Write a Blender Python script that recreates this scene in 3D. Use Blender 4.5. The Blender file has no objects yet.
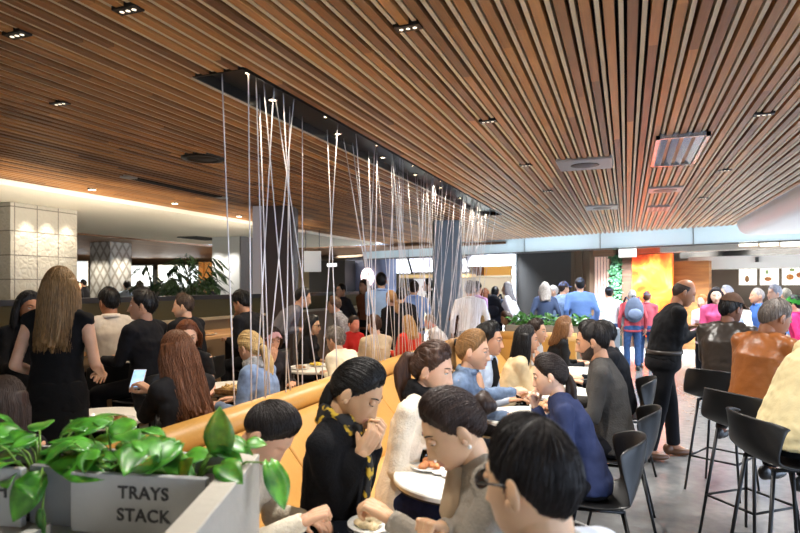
import bpy, bmesh, math, random
import numpy as np
from mathutils import Vector, Matrix, noise as mnoise
PI = math.pi
random.seed(7); RNG = np.random.default_rng(7)
SC = bpy.context.scene
COL = SC.collection

# ---------------------------------------------------------------- camera geometry (metres, Z up, slats run along +Y)
HC, FPX, HY, YAW = 1.62, 590.0, 285.0, math.radians(21)
SN, CS = math.sin(YAW), math.cos(YAW)
def at(px, d):
    x = (px - 400) / FPX * d
    return (-d * SN + x * CS, d * CS + x * SN)
def zat(py, d): return HC - (py - HY) * d / FPX
def on_z(px, py, z):
    d = FPX * (HC - z) / (py - HY)
    return at(px, d)
def at_x(px, X):
    k = (px - 400) / FPX
    d = X / (-SN + k * CS)
    return at(px, d), d
W0, WU, WN = np.array([-3.54, 16.2]), np.array([.9222, -.3866]), np.array([.3866, .9222])
def onwall(px, off):
    k = (px - 400) / FPX
    r = np.array([-SN + k * CS, CS + k * SN])
    q = W0 + WN * off
    t = (q @ WN) / (r @ WN)
    return r * t, t

# ---------------------------------------------------------------- colours and materials
def lin(c):
    return tuple(((v / 255) / 12.92 if v / 255 <= .04045 else ((v / 255 + .055) / 1.055) ** 2.4) for v in c)
_M = {}
def nodes_of(name):
    m = bpy.data.materials.new(name); m.use_nodes = True
    nt = m.node_tree; b = nt.nodes['Principled BSDF']
    return m, nt, b
def N(nt, t, **kw):
    n = nt.nodes.new(t)
    for k, v in kw.items(): setattr(n, k, v)
    return n
def mat(name, rgb, rough=.5, metal=0., bump=0., bscale=40., var=0., vscale=6., stretch=(1, 1, 1), emit=0., spec=.5, trans=0., sss=0., coat=0.):
    key = (name, tuple(rgb), rough, metal, bump, bscale, var, vscale, stretch, emit, trans)
    if key in _M: return _M[key]
    m, nt, b = nodes_of(name)
    c = lin(rgb)
    b.inputs['Base Color'].default_value = (*c, 1)
    b.inputs['Roughness'].default_value = rough
    b.inputs['Metallic'].default_value = metal
    b.inputs['Specular IOR Level'].default_value = spec
    if coat: b.inputs['Coat Weight'].default_value = coat
    if trans: b.inputs['Transmission Weight'].default_value = trans
    if sss:
        b.inputs['Subsurface Weight'].default_value = sss
        b.inputs['Subsurface Radius'].default_value = (.012, .005, .003)
    if emit:
        b.inputs['Emission Color'].default_value = (*c, 1); b.inputs['Emission Strength'].default_value = emit
    if bump or var:
        tc = N(nt, 'ShaderNodeTexCoord'); mp = N(nt, 'ShaderNodeMapping')
        mp.inputs['Scale'].default_value = stretch
        nt.links.new(tc.outputs['Object'], mp.inputs['Vector'])
        if var:
            nz = N(nt, 'ShaderNodeTexNoise'); nz.inputs['Scale'].default_value = vscale; nz.inputs['Detail'].default_value = 5
            nt.links.new(mp.outputs[0], nz.inputs['Vector'])
            cr = N(nt, 'ShaderNodeValToRGB')
            cr.color_ramp.elements[0].position = .3; cr.color_ramp.elements[1].position = .7
            cr.color_ramp.elements[0].color = (*[max(0, v * (1 - var)) for v in c], 1)
            cr.color_ramp.elements[1].color = (*[min(1, v * (1 + var)) for v in c], 1)
            nt.links.new(nz.outputs['Fac'], cr.inputs[0]); nt.links.new(cr.outputs[0], b.inputs['Base Color'])
        if bump:
            nb = N(nt, 'ShaderNodeTexNoise'); nb.inputs['Scale'].default_value = bscale; nb.inputs['Detail'].default_value = 4
            nt.links.new(mp.outputs[0], nb.inputs['Vector'])
            bp = N(nt, 'ShaderNodeBump'); bp.inputs['Strength'].default_value = bump; bp.inputs['Distance'].default_value = .01
            nt.links.new(nb.outputs['Fac'], bp.inputs['Height']); nt.links.new(bp.outputs[0], b.inputs['Normal'])
    _M[key] = m
    return m
def cloth(rgb, kind='cotton'):
    if kind == 'leather': return mat('leather', rgb, .34, bump=.35, bscale=22, var=.18, vscale=9)
    if kind == 'denim': return mat('denim', rgb, .9, bump=.4, bscale=28, var=.3, vscale=22, spec=.2)
    if kind == 'plaid': return mat('plaid_cloth', rgb, .9, bump=.3, bscale=25, var=.5, vscale=45, spec=.2)
    if kind == 'knit': return mat('knit', rgb, .95, bump=.5, bscale=90, var=.12, vscale=14, spec=.15)
    return mat('cloth', rgb, .88, bump=.6, bscale=15, var=.08, vscale=8, spec=.2)
def skin(rgb): return mat('skin', rgb, .48, bump=.05, bscale=200, var=.06, vscale=18, sss=.15, spec=.4)
def hairm(rgb): return mat('hair_strands', rgb, .46, bump=.4, bscale=9, var=.45, vscale=9, stretch=(16, 16, 1.5), spec=.32)
BLACKM = mat('black_metal', (18, 18, 19), .4, .3)
BLACKP = mat('black_plastic', (16, 16, 17), .45, bump=.05, bscale=200)
WHITE = mat('white_laminate', (236, 232, 224), .35, var=.02, vscale=4)
CERAM = mat('white_ceramic', (238, 236, 230), .15)

# ---------------------------------------------------------------- mesh buffers
class MB:
    def __init__(s): s.v = []; s.f = []; s.m = []; s.n = 0
    def add(s, v, f, mi=0):
        v = np.asarray(v, float).reshape(-1, 3)
        s.v.append(v); s.f += [tuple(i + s.n for i in q) for q in f]; s.m += [mi] * len(f); s.n += len(v)
    def merge(s, o, mi=None):
        if not o.n: return
        s.v.append(o.verts()); s.f += [tuple(i + s.n for i in q) for q in o.f]
        s.m += o.m if mi is None else [mi] * len(o.f); s.n += o.n
    def verts(s): return np.concatenate(s.v) if s.v else np.zeros((0, 3))
    def box(s, lo, hi, mi=0, R=None, o=(0, 0, 0)):
        (x0, y0, z0), (x1, y1, z1) = lo, hi
        v = np.array([(x0, y0, z0), (x1, y0, z0), (x1, y1, z0), (x0, y1, z0), (x0, y0, z1), (x1, y0, z1), (x1, y1, z1), (x0, y1, z1)], float)
        if R is not None: v = v @ np.asarray(R).T
        s.add(v + np.asarray(o), [(3, 2, 1, 0), (4, 5, 6, 7), (0, 1, 5, 4), (1, 2, 6, 5), (2, 3, 7, 6), (3, 0, 4, 7)], mi)
    def rings(s, rings, mi=0, cap=True):
        n = len(rings[0]); v = np.concatenate(rings); f = []
        for i in range(len(rings) - 1):
            for j in range(n):
                k = (j + 1) % n
                f.append((i * n + j, i * n + k, (i + 1) * n + k, (i + 1) * n + j))
        if cap:
            f.append(tuple(range(n - 1, -1, -1))); f.append(tuple((len(rings) - 1) * n + j for j in range(n)))
        s.add(v, f, mi)
    def tube(s, pts, rad, seg=10, mi=0, round_ends=False, flat=1.0, up=None):
        P = [np.asarray(p, float) for p in pts]
        if np.isscalar(rad): rad = [rad] * len(P)
        rad = list(rad)
        if round_ends:
            a = P[0] - P[1]; a = a / (np.linalg.norm(a) + 1e-9); b = P[-1] - P[-2]; b = b / (np.linalg.norm(b) + 1e-9)
            P = [P[0] + a * rad[0] * .98, P[0] + a * rad[0] * .75, P[0] + a * rad[0] * .35] + P + [P[-1] + b * rad[-1] * .35, P[-1] + b * rad[-1] * .75, P[-1] + b * rad[-1] * .98]
            rad = [rad[0] * .2, rad[0] * .66, rad[0] * .94] + rad + [rad[-1] * .94, rad[-1] * .66, rad[-1] * .2]
        ref = None; R = []
        for i, p in enumerate(P):
            t = P[min(i + 1, len(P) - 1)] - P[max(i - 1, 0)]
            t = t / (np.linalg.norm(t) + 1e-9)
            if ref is None:
                h = np.array([0, 0, 1.]) if up is None else np.asarray(up, float)
                if abs(h @ t) > .95: h = np.array([0, 1., 0])
                ref = h
            a = ref - t * (ref @ t); a /= np.linalg.norm(a) + 1e-9; ref = a
            b = np.cross(t, a)
            ang = np.arange(seg) * 2 * PI / seg
            R.append(p + rad[i] * (np.outer(np.sin(ang), a) * flat + np.outer(np.cos(ang), b)))
        s.rings(R, mi)
    def ell(s, c, r, R=None, seg=16, nr=10, mi=0):
        v = []
        for i in range(nr + 1):
            th = PI * i / nr
            for j in range(seg):
                ph = 2 * PI * j / seg
                v.append((math.sin(th) * math.cos(ph), math.sin(th) * math.sin(ph), -math.cos(th)))
        v = np.array(v) * np.asarray(r if not np.isscalar(r) else (r, r, r))
        if R is not None: v = v @ np.asarray(R).T
        f = [(i * seg + j, i * seg + (j + 1) % seg, (i + 1) * seg + (j + 1) % seg, (i + 1) * seg + j) for i in range(nr) for j in range(seg)]
        s.add(v + np.asarray(c, float), f, mi)
    def lathe(s, prof, c=(0, 0, 0), seg=32, mi=0):
        ang = np.arange(seg) * 2 * PI / seg
        s.rings([np.stack([r * np.cos(ang) + c[0], r * np.sin(ang) + c[1], np.full(seg, z + c[2])], 1) for r, z in prof], mi)
    def prism(s, poly, z0, z1, mi=0):
        n = len(poly)
        v = [(x, y, z0) for x, y in poly] + [(x, y, z1) for x, y in poly]
        f = [tuple(range(n - 1, -1, -1)), tuple(range(n, 2 * n))] + [(i, (i + 1) % n, n + (i + 1) % n, n + i) for i in range(n)]
        s.add(v, f, mi)
    def mesh(s, name, mats, smooth=True, xf=None):
        me = bpy.data.meshes.new(name)
        v = s.verts()
        if xf is not None: v = xf(v)
        me.from_pydata(v.tolist(), [], s.f); me.validate()
        for m in (mats if isinstance(mats, (list, tuple)) else [mats]): me.materials.append(m)
        if len(me.polygons) == len(s.m):
            me.polygons.foreach_set('material_index', s.m)
        me.polygons.foreach_set('use_smooth', [smooth] * len(me.polygons)); me.update()
        return me
    def obj(s, name, mats, parent=None, smooth=True, bevel=0., flip=True, loc=None):
        me = s.mesh(name, mats, smooth)
        if flip:
            bm = bmesh.new(); bm.from_mesh(me); bmesh.ops.recalc_face_normals(bm, faces=bm.faces); bm.to_mesh(me); bm.free()
        o = bpy.data.objects.new(name, me); COL.objects.link(o)
        if parent is not None: o.parent = parent
        if loc is not None: o.location = loc
        if bevel:
            b = o.modifiers.new('Bevel', 'BEVEL'); b.width = bevel; b.segments = 3; b.limit_method = 'ANGLE'; b.angle_limit = .7
        if smooth and bevel:
            w = o.modifiers.new('WN', 'WEIGHTED_NORMAL')
        return o
def tag(o, label, cat, group=None, kind=None):
    o['label'] = label; o['category'] = cat
    if group: o['group'] = group
    if kind: o['kind'] = kind
    return o
def thing(name, label, cat, loc=(0, 0, 0), rz=0., group=None):
    o = bpy.data.objects.new(name, None); COL.objects.link(o)
    o.location = loc; o.rotation_euler = (0, 0, rz); o.empty_display_size = .1
    return tag(o, label, cat, group)
def struct(o): o['kind'] = 'structure'; return o
def kids(o): return [c for c in bpy.data.objects if c.parent is o]
def dup(root, loc, rz, label, group=None):
    r = root.copy(); COL.objects.link(r); r.location = loc; r.rotation_euler = (0, 0, rz); r['label'] = label
    if group: r['group'] = group
    for ch in kids(root):
        c = ch.copy(); COL.objects.link(c); c.parent = r
        for g in kids(ch):
            d = g.copy(); COL.objects.link(d); d.parent = c
    return r
def remesh(buf, voxel, it=3, fac=.5, project=None):
    me = buf.mesh('tmp', [], False)
    o = bpy.data.objects.new('tmp', me); COL.objects.link(o)
    r = o.modifiers.new('r', 'REMESH'); r.mode = 'VOXEL'; r.voxel_size = voxel
    if it:
        sm = o.modifiers.new('s', 'SMOOTH'); sm.factor = fac; sm.iterations = it
    dg = bpy.context.evaluated_depsgraph_get(); dg.update()
    ev = o.evaluated_get(dg); em = ev.to_mesh()
    n = len(em.vertices); v = np.empty(n * 3); em.vertices.foreach_get('co', v)
    f = [tuple(p.vertices) for p in em.polygons]
    ev.to_mesh_clear(); bpy.data.objects.remove(o); bpy.data.meshes.remove(me)
    out = MB(); out.add(v.reshape(-1, 3), f)
    return out
def rot(ax, a):
    c, s = math.cos(a), math.sin(a)
    return np.array({'x': [(1, 0, 0), (0, c, -s), (0, s, c)], 'y': [(c, 0, s), (0, 1, 0), (-s, 0, c)], 'z': [(c, -s, 0), (s, c, 0), (0, 0, 1)]}[ax])
def unit(v): v = np.asarray(v, float); return v / (np.linalg.norm(v) + 1e-9)
def frame_y(y, up):
    y = unit(y); z = np.asarray(up, float); z = unit(z - y * (z @ y)); x = np.cross(y, z)
    return np.stack([x, y, z], 1)
# ================================================================ PEOPLE
def sstep(a, b, x): t = np.clip((x - a) / (b - a), 0, 1); return t * t * (3 - 2 * t)
def gauss(x, c, w): return np.exp(-((x - c) / w) ** 2)
def skull(D):
    """the plain head form (no features) for unit directions D: x right, y forward, z up; metres, centre at mid skull"""
    x = .0745 * D[:, 0]; y = np.where(D[:, 1] > 0, .089, .103) * D[:, 1]; z = np.where(D[:, 2] > 0, .122, .113) * D[:, 2]
    t = np.clip(-z / .113, 0, 1)
    x = x * (1 - .27 * t ** 1.7)
    y = np.where(y < 0, y * (1 - .5 * t ** 1.3), y) + .047 * t ** 2.0 * sstep(-.4, .5, D[:, 1])
    y = np.where((y > 0) & (z > .03), y * (1 - .10 * np.clip((z - .03) / .09, 0, 1)), y)
    return np.stack([x, y, z], 1)
def face_form(D, fem):
    P = skull(D); x, y, z = P[:, 0].copy(), P[:, 1].copy(), P[:, 2].copy()
    w = sstep(.15, .6, D[:, 1])
    ax = np.abs(x)
    if not fem: x *= 1 + .05 * gauss(z, -.07, .03)
    br = gauss(z, .034, .010) * gauss(ax, .026, .026) * (.003 if fem else .0055)
    eye = -.0105 * gauss(ax, .031, .015) * gauss(z, .014, .0115)
    cheek = .0045 * gauss(ax, .043, .018) * gauss(z, -.022, .02)
    nb = np.clip((.022 - z) / .060, 0, 1)
    prof = np.where(z > -.040, nb * .026, .026 * np.clip((z + .052) / .012, 0, 1)) * (z < .03)
    wid = .0075 + .0065 * np.clip((.01 - z) / .05, 0, 1)
    nose = prof * np.exp(-(ax / wid) ** 2) * (.92 if fem else 1.08)
    nose += .006 * gauss(ax, .0135, .006) * gauss(z, -.037, .008)
    lips = (.0055 * gauss(z, -.0605, .0055) + .0065 * gauss(z, -.0735, .0060)) * gauss(ax, 0, .019) - .004 * gauss(z, -.0668, .0022) * gauss(ax, 0, .02)
    chin = .006 * gauss(z, -.098, .014) * gauss(ax, 0, .018) - .004 * gauss(z, -.084, .006) * gauss(ax, 0, .02)
    y = y + w * (br + eye + cheek + nose + lips + chin)
    return np.stack([x, y, z], 1)
def sphere_dirs(nu, nv):
    """directions with the poles at +-z and more columns to the front"""
    D = []
    for i in range(nv + 1):
        th = PI * i / nv
        for j in range(nu):
            u = 2 * PI * j / nu
            ph = u - .42 * math.sin(u)            # dense around u=0 -> front
            D.append((math.sin(th) * math.sin(ph), math.sin(th) * math.cos(ph), -math.cos(th)))
    f = [(i * nu + j, i * nu + (j + 1) % nu, (i + 1) * nu + (j + 1) % nu, (i + 1) * nu + j) for i in range(nv) for j in range(nu)]
    return np.array(D), f
_HEAD = {}
def head_mb(fem, hi):
    k = (fem, hi)
    if k in _HEAD: return _HEAD[k]
    D, f = sphere_dirs(72 if hi else 36, 72 if hi else 40)
    V = face_form(D, fem)
    mb = MB(); mb.add(V, f)
    lip = []
    for q in f:
        c = V[list(q)].mean(0)
        lip.append(1 if (c[1] > .06 and abs(c[0]) < .0235 * (1 - ((c[2] + .067) / .016) ** 2 * .6) and -.0800 < c[2] < -.0555) else 0)
    mb.m = lip
    for sd in (-1, 1):
        R = rot('z', sd * .35) @ rot('x', -.12)
        mb.ell((sd * .0795, -.012, -.006), (.0085, .019, .031), R, 12, 10)
        mb.ell((sd * .080, -.002, -.024), (.0075, .010, .012), R, 10, 8)
    _HEAD[k] = mb
    return mb
_HAND = {}
def hand_mb(pose, side, hi):
    """wrist at 0, fingers along +y, back of hand +z; side +1 right (thumb at -x)"""
    k = (pose, side, hi)
    if k in _HAND: return _HAND[k]
    curl = {'relax': (.35, .45, .35), 'grip': (.95, 1.0, .6), 'fist': (1.45, 1.6, .9), 'flat': (.08, .1, .08), 'pinch': (.8, .75, .35)}[pose]
    mb = MB()
    bx = [-.030, -.010, .011, .030]; L = [.072, .080, .074, .058]; by = [.086, .090, .086, .078]
    for x, y in zip(bx, by):
        mb.tube([(x * .6, .0, 0), (x * .85, .04, .003), (x, y, 0)], [.0155, .0145, .0105], 10, round_ends=True)
    mb.ell((0, .045, -.004), (.036, .045, .013))
    for i in range(4):
        p = np.array([bx[i], by[i], 0.]); a = 0.; sp = bx[i] * 1.2
        pts = [p.copy()]
        for c, fr in zip(curl, (.46, .31, .23)):
            a += c * (1 + .06 * i)
            p = p + L[i] * fr * np.array([sp * (1 if a < .6 else .0), math.cos(a), -math.sin(a)])
            pts.append(p.copy())
        r = .0088 if i < 3 else .0078
        mb.tube(pts, [r * 1.05, r, r * .92, r * .8], 10, round_ends=True)
    tp = {'relax': [(-.024, .02, -.006), (-.048, .05, -.014), (-.056, .078, -.022), (-.054, .098, -.03)],
          'flat': [(-.024, .02, -.004), (-.05, .05, -.008), (-.066, .075, -.01), (-.076, .094, -.012)],
          'grip': [(-.024, .02, -.01), (-.042, .048, -.032), (-.034, .074, -.052), (-.018, .09, -.06)],
          'pinch': [(-.024, .02, -.01), (-.044, .05, -.03), (-.040, .08, -.05), (-.030, .102, -.062)],
          'fist': [(-.024, .02, -.01), (-.046, .048, -.022), (-.036, .074, -.040), (-.012, .084, -.046)]}[pose]
    mb.tube(tp, [.015, .0125, .0100, .0082], 10, round_ends=True)
    mb.tube([(0, -.03, 0), (0, .01, 0)], [.024, .026], 12, round_ends=True, flat=.75)
    o = remesh(mb, .0032 if hi else .0048, 2)
    if side < 0:
        v = o.verts(); v[:, 0] *= -1; o2 = MB(); o2.add(v, [q[::-1] for q in o.f]); o = o2
    _HAND[k] = o
    return o

# hairline height (head-local z) by azimuth from the front, 0..180 deg
HL = {'f': ([0, 30, 52, 72, 88, 100, 130, 180], [.080, .076, .058, .026, -.004, .0, -.05, -.078]),
      'm': ([0, 30, 48, 62, 80, 88, 98, 125, 180], [.082, .082, .072, .030, .010, -.022, .008, -.045, -.072]),
      'b': ([0, 60, 75, 88, 98, 125, 180], [.20, .20, .06, -.016, .008, -.045, -.072])}
def cap_off(D, line, t, top=None):
    S = skull(D); az = np.degrees(np.abs(np.arctan2(D[:, 0], D[:, 1]))); zl = np.interp(az, *HL[line])
    w = sstep(0, .030, S[:, 2] - zl)
    if top is not None and line == 'b': w = w * sstep(0, .02, top - S[:, 2])
    off = t * (.20 + .80 * w) * (1 + .25 * np.clip(S[:, 2] / .12, 0, 1))
    if line == 'm': off = off * (.38 + .62 * sstep(-.03, .065, S[:, 2]))
    off = off * (1 - .85 * gauss(az, 97, 15) * sstep(.045, .015, S[:, 2]))
    return S, az, zl, w, off
def cap_pts(D, line, t, extra=0.):
    S, az, zl, w, off = cap_off(D, line, t); n = S / np.linalg.norm(S, axis=1)[:, None]
    return S + n * (off + extra)[:, None]
def hair_cap(line, t, hi, rough=.0, top=None, seed=0):
    D, f = sphere_dirs(72 if hi else 40, 64 if hi else 36)
    S, az, zl, w, off = cap_off(D, line, t, top)
    keep = (S[:, 2] > zl - .001) & ((S[:, 2] < top + .012) if top is not None else True)
    if line == 'b': keep &= az > 60
    if rough: off = off + rough * np.array([mnoise.noise(Vector(p * 42 + seed)) for p in S]) * w
    n = S / np.linalg.norm(S, axis=1)[:, None]
    V = S + n * off[:, None]
    mb = MB()
    fk = [q for q in f if sum(keep[i] for i in q) >= 2]
    used = sorted({i for q in fk for i in q}); mp = {i: k for k, i in enumerate(used)}
    vv = V[used].copy()
    for k, i in enumerate(used):
        if not keep[i]: vv[k] = S[i] * .985
    inner = S[used] * .94; nn = len(used)
    mb.add(np.concatenate([vv, inner]), [tuple(mp[i] for i in q) for q in fk] + [tuple(mp[i] + nn for i in q[::-1]) for q in fk])
    return mb
def dir_at(az, z):
    c = max(-.98, min(.98, z / (.122 if z > 0 else .113))); r = math.sqrt(1 - c * c); return np.array([r * math.sin(az), r * math.cos(az), c])
def slerp(a, b, t):
    a, b = unit(a), unit(b); o = math.acos(max(-1, min(1, float(a @ b)))) + 1e-6
    return (np.outer(np.sin((1 - t) * o), a) + np.outer(np.sin(t * o), b)) / math.sin(o)
def strands(mode, line, t, n, r, rng, length=.36, knot=(0, -1, .1), wav=0., back=-.05, spread=.004, tip=.004):
    """fine locks of hair laid over the cap so that it reads as combed hair"""
    mb = MB()
    for k in range(n):
        az = rng.uniform(-PI, PI); zl = float(np.interp(math.degrees(abs(az)), *HL[line]))
        ext = rng.uniform(.0, .0035)
        if mode == 'back':
            T = np.linspace(0, 1, 9); D = slerp(dir_at(az, zl + rng.uniform(.0, .03)), unit(np.array(knot) + np.array([rng.uniform(-.12, .12), 0, rng.uniform(-.12, .12)])), T)
            pts = cap_pts(D, line, t, ext); rr = r * (.4 + .6 * np.sin(np.clip(T * 3, 0, 1) * PI / 2))
        elif mode == 'crown':
            C = unit(np.array([.06, -.42, .90])); E = dir_at(az, zl + .004)
            a0 = rng.random() ** .6 * .85; a1 = min(1., a0 + rng.uniform(.22, .4)); T = np.linspace(a0, a1, 6)
            D = slerp(C, E, T); sw = rng.uniform(-.25, .25)
            D = D + np.outer(np.linspace(0, 1, 6) ** 1.5 * .18 * sw, np.cross(C, E)); D /= np.linalg.norm(D, axis=1)[:, None]
            ee = ext + tip * np.linspace(0, 1, 6) ** 2 * rng.uniform(.2, 1.3)
            S, _, _, _, off = cap_off(D, line, t); nn_ = S / np.linalg.norm(S, axis=1)[:, None]; pts = S + nn_ * (off + ee)[:, None]
            rr = r * np.array([.8, 1, 1, .9, .7, .3])
        else:
            sd = rng.choice((-1, 1)); p0 = unit(np.array([.05 * sd + .08, rng.uniform(-.5, .72), .80])); a = sd * math.radians(rng.uniform(70, 180))
            D = slerp(p0, dir_at(a, .048), np.linspace(0, 1, 6)); up_ = cap_pts(D, 'f', t, ext)
            l = length * rng.uniform(.8, 1.08); q = []
            for tt in np.linspace(.16, 1, 9):
                z = .05 - tt * (l + .05); rad = .104 + .016 * math.sin(min(tt * 2.2, 1) * PI / 2) + spread * tt + ext
                sa, ca = math.sin(a), math.cos(a)
                q.append((rad * sa * .98 + wav * math.sin(9 * tt + k), (.093 * ca if ca < 0 else .085 * ca) * rad / .09 + back * tt * tt + wav * math.cos(8 * tt + 2 * k), z))
            pts = np.concatenate([up_, np.array(q)]); rr = r * 1.3 * np.concatenate([np.linspace(.5, 1, 6), np.linspace(1, .45, 9)])
        mb.tube(list(pts), list(rr), 5)
    return mb
def locks(rng, az0, az1, n, length, r0, spread=.012, back=-.05, front_gap=0, wav=0., start=.05):
    mb = MB()
    for k in range(n):
        a = math.radians(az0 + (az1 - az0) * (k + .5) / n + rng.uniform(-3, 3))
        s, c = math.sin(a), math.cos(a)
        l = length * rng.uniform(.86, 1.06)
        pts = []; rr = []
        for t in np.linspace(0, 1, 9):
            z = start - t * (l + start)
            rad = .080 + .020 * math.sin(min(t * 2.2, 1) * PI / 2) + spread * t
            y = (.093 * c if c < 0 else .085 * c) * rad / .09 + back * t * max(0, t)
            pts.append((rad * s * .98 + wav * math.sin(9 * t + k), y + wav * math.cos(8 * t + 2 * k), z)); rr.append(r0 * (1 - .55 * t ** 2.2))
        mb.tube(pts, rr, 8, round_ends=True, flat=.8)
    return mb
def tube_hair(pts, rad):
    mb = MB(); P = np.array(pts, float)
    t = np.linspace(0, len(P) - 1, 14); idx = np.arange(len(P))
    Q = np.stack([np.interp(t, idx, P[:, k]) for k in range(3)], 1); R = np.interp(t, idx, rad)
    mb.tube(Q, R, 14, round_ends=True); return mb
def hair_parts(style, hi, seed, ns=0, sr=.0018):
    """list of (part name, MB in head space, sub?)"""
    rng = random.Random(seed); vx = .006 if hi else .010
    out = []
    if style == 'short': out.append(('hair', hair_cap('m', .016, hi, rough=.003, seed=seed)))
    elif style == 'fade': out.append(('hair', hair_cap('m', .011, hi, rough=.002, seed=seed)))
    elif style == 'crop': out.append(('hair', hair_cap('m', .006, hi, rough=.003, seed=seed)))
    elif style == 'full': out.append(('hair', hair_cap('m', .024, hi, rough=.004, seed=seed)))
    elif style == 'fringe_bald': out.append(('hair', hair_cap('b', .004, hi, top=.050, rough=.001, seed=seed)))
    elif style == 'curly': out.append(('hair', hair_cap('m', .026, hi, rough=.018, seed=seed)))
    elif style == 'updo': out.append(('hair', hair_cap('f', .018, hi, rough=.002, seed=seed)))
    elif style == 'bun':
        out.append(('hair', hair_cap('f', .015, hi, rough=.002, seed=seed)))
        b = MB(); b.ell((0, -.128, .010), (.040, .034, .038)); b.ell((.014, -.145, .02), (.026, .02, .026)); b.ell((-.016, -.143, .0), (.026, .02, .026))
        out.append(('bun', remesh(b, vx, 2)))
    elif style in ('pony', 'pony_low', 'pony_long', 'pony_loose'):
        out.append(('hair', hair_cap('f', .016 if style != 'pony_loose' else .022, hi, rough=.002 if style != 'pony_loose' else .014, seed=seed)))
        p, r = {'pony': ([(0, -.105, .035), (0, -.145, .040), (0, -.165, -.01), (0, -.155, -.09), (0, -.14, -.17)], [.018, .026, .030, .024, .008]),
                'pony_loose': ([(0, -.10, .03), (0, -.145, .03), (.01, -.17, -.03), (.01, -.165, -.11), (.01, -.15, -.19)], [.022, .036, .042, .034, .010]),
                'pony_low': ([(0, -.095, -.02), (0, -.122, -.04), (0, -.13, -.10), (0, -.13, -.19), (0, -.12, -.27)], [.020, .026, .030, .026, .008]),
                'pony_long': ([(0, -.105, -.01), (.0, -.15, -.03), (.02, -.17, -.12), (.03, -.16, -.22), (.03, -.14, -.30)], [.020, .028, .036, .034, .008])}[style]
        b = MB(); b.merge(tube_hair(p, r))
        for k in range(5):
            o = np.array([rng.uniform(-.014, .014), rng.uniform(-.012, .012), 0])
            q = [np.array(x) + o * min(i, 2) for i, x in enumerate(p)]
            b.merge(tube_hair(q, [x * .6 for x in r]))
        out.append(('ponytail', remesh(b, vx, 2)))
        e = MB(); q0, q1 = np.array(p[0]), np.array(p[1]); e.tube([q0 + (q1 - q0) * .25, q0 + (q1 - q0) * .55], [.024, .024], 12)
        out.append(('hair_tie', e))
    elif style in ('long', 'long_wavy', 'bob', 'shoulder'):
        L = {'long': .36, 'long_wavy': .40, 'bob': .10, 'shoulder': .22}[style]
        b = MB(); b.merge(hair_cap('f', .020, hi, rough=.004, seed=seed))
        b2 = MB(); b2.merge(locks(rng, 82, 278, 17, L, .026, back=-.055, wav=.006 if style == 'long_wavy' else .001, spread=.004 if style != 'bob' else .012))
        b2.merge(locks(rng, 100, 260, 12, L * .95, .024, back=-.075, spread=.0, wav=.004 if style == 'long_wavy' else 0))
        b2 = remesh(b2, vx, 2)
        b.merge(b2); out.append(('hair', b))
    if ns and out:
        h = MB(); h.merge(out[0][1])
        if style in ('short', 'fade', 'crop', 'full', 'curly'):
            h.merge(strands('crown', 'm', {'short': .016, 'fade': .011, 'crop': .006, 'full': .024, 'curly': .026}[style], ns, sr, rng, tip={'short': .005, 'fade': .003, 'crop': .002, 'full': .010, 'curly': .016}[style]))
        elif style in ('updo', 'bun', 'pony', 'pony_low', 'pony_long', 'pony_loose'):
            h.merge(strands('back', 'f', {'updo': .018, 'bun': .015, 'pony_loose': .022}.get(style, .016), ns, sr, rng, knot={'pony': (0, -.95, .3), 'pony_loose': (0, -.95, .26), 'bun': (0, -1, .08), 'updo': (0, -.9, .35)}.get(style, (0, -.98, -.15))))
        elif style in ('long', 'long_wavy', 'bob', 'shoulder'):
            h.merge(strands('long', 'f', .020, ns, sr, rng, length={'long': .36, 'long_wavy': .40, 'bob': .10, 'shoulder': .22}[style], wav=.006 if style == 'long_wavy' else .001))
        out[0] = (out[0][0], h)
    return out

def cap_parts(kind, hi):
    out = []
    if kind in ('cap', 'cap_back'):
        D, f = sphere_dirs(48, 32); S = skull(D); n = S / np.linalg.norm(S, axis=1)[:, None]
        lim = .045
        V = S + n * np.where(S[:, 2] > lim, .016, .012)[:, None]; V[:, 2] += .004
        keep = S[:, 2] > lim - .006
        fk = [q for q in f if all(keep[i] for i in q)]
        used = sorted({i for q in fk for i in q}); mp = {i: k for k, i in enumerate(used)}
        mb = MB(); nn = len(used)
        mb.add(np.concatenate([V[used], S[used] * 1.02]), [tuple(mp[i] for i in q) for q in fk] + [tuple(mp[i] + nn for i in q[::-1]) for q in fk])
        mb.ell((0, -.01, .142), (.008, .008, .004), None, 10, 6)
        out.append(('cap', mb))
        br = MB(); rings = []
        for k in range(9):
            a = -1.15 + 2.3 * k / 8; ca = math.cos(a); s = math.sin(a)
            base = np.array([.082 * s, .085 * ca + .008, .05]); tip = np.array([.080 * s * 1.02, .085 * ca + .012 + .075 * max(0, ca) ** .8, .036 - .010 * s * s])
            up = np.array([0, 0, .004])
            rings.append(np.array([base - up, tip - up, tip + up, base + up]))
        br.rings(rings); out.append(('brim', br))
    elif kind == 'beanie':
        D, f = sphere_dirs(48, 32); S = skull(D); n = S / np.linalg.norm(S, axis=1)[:, None]
        az = np.degrees(np.abs(np.arctan2(D[:, 0], D[:, 1]))); zl = np.interp(az, [0, 90, 180], [.055, .015, -.03])
        th = .018 + .010 * sstep(.03, 0, S[:, 2] - zl)
        V = S + n * th[:, None]
        keep = S[:, 2] > zl - .004
        fk = [q for q in f if all(keep[i] for i in q)]
        used = sorted({i for q in fk for i in q}); mp = {i: k for k, i in enumerate(used)}; nn = len(used)
        mb = MB(); mb.add(np.concatenate([V[used], S[used]]), [tuple(mp[i] for i in q) for q in fk] + [tuple(mp[i] + nn for i in q[::-1]) for q in fk])
        out.append(('beanie', mb))
    return out

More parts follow.
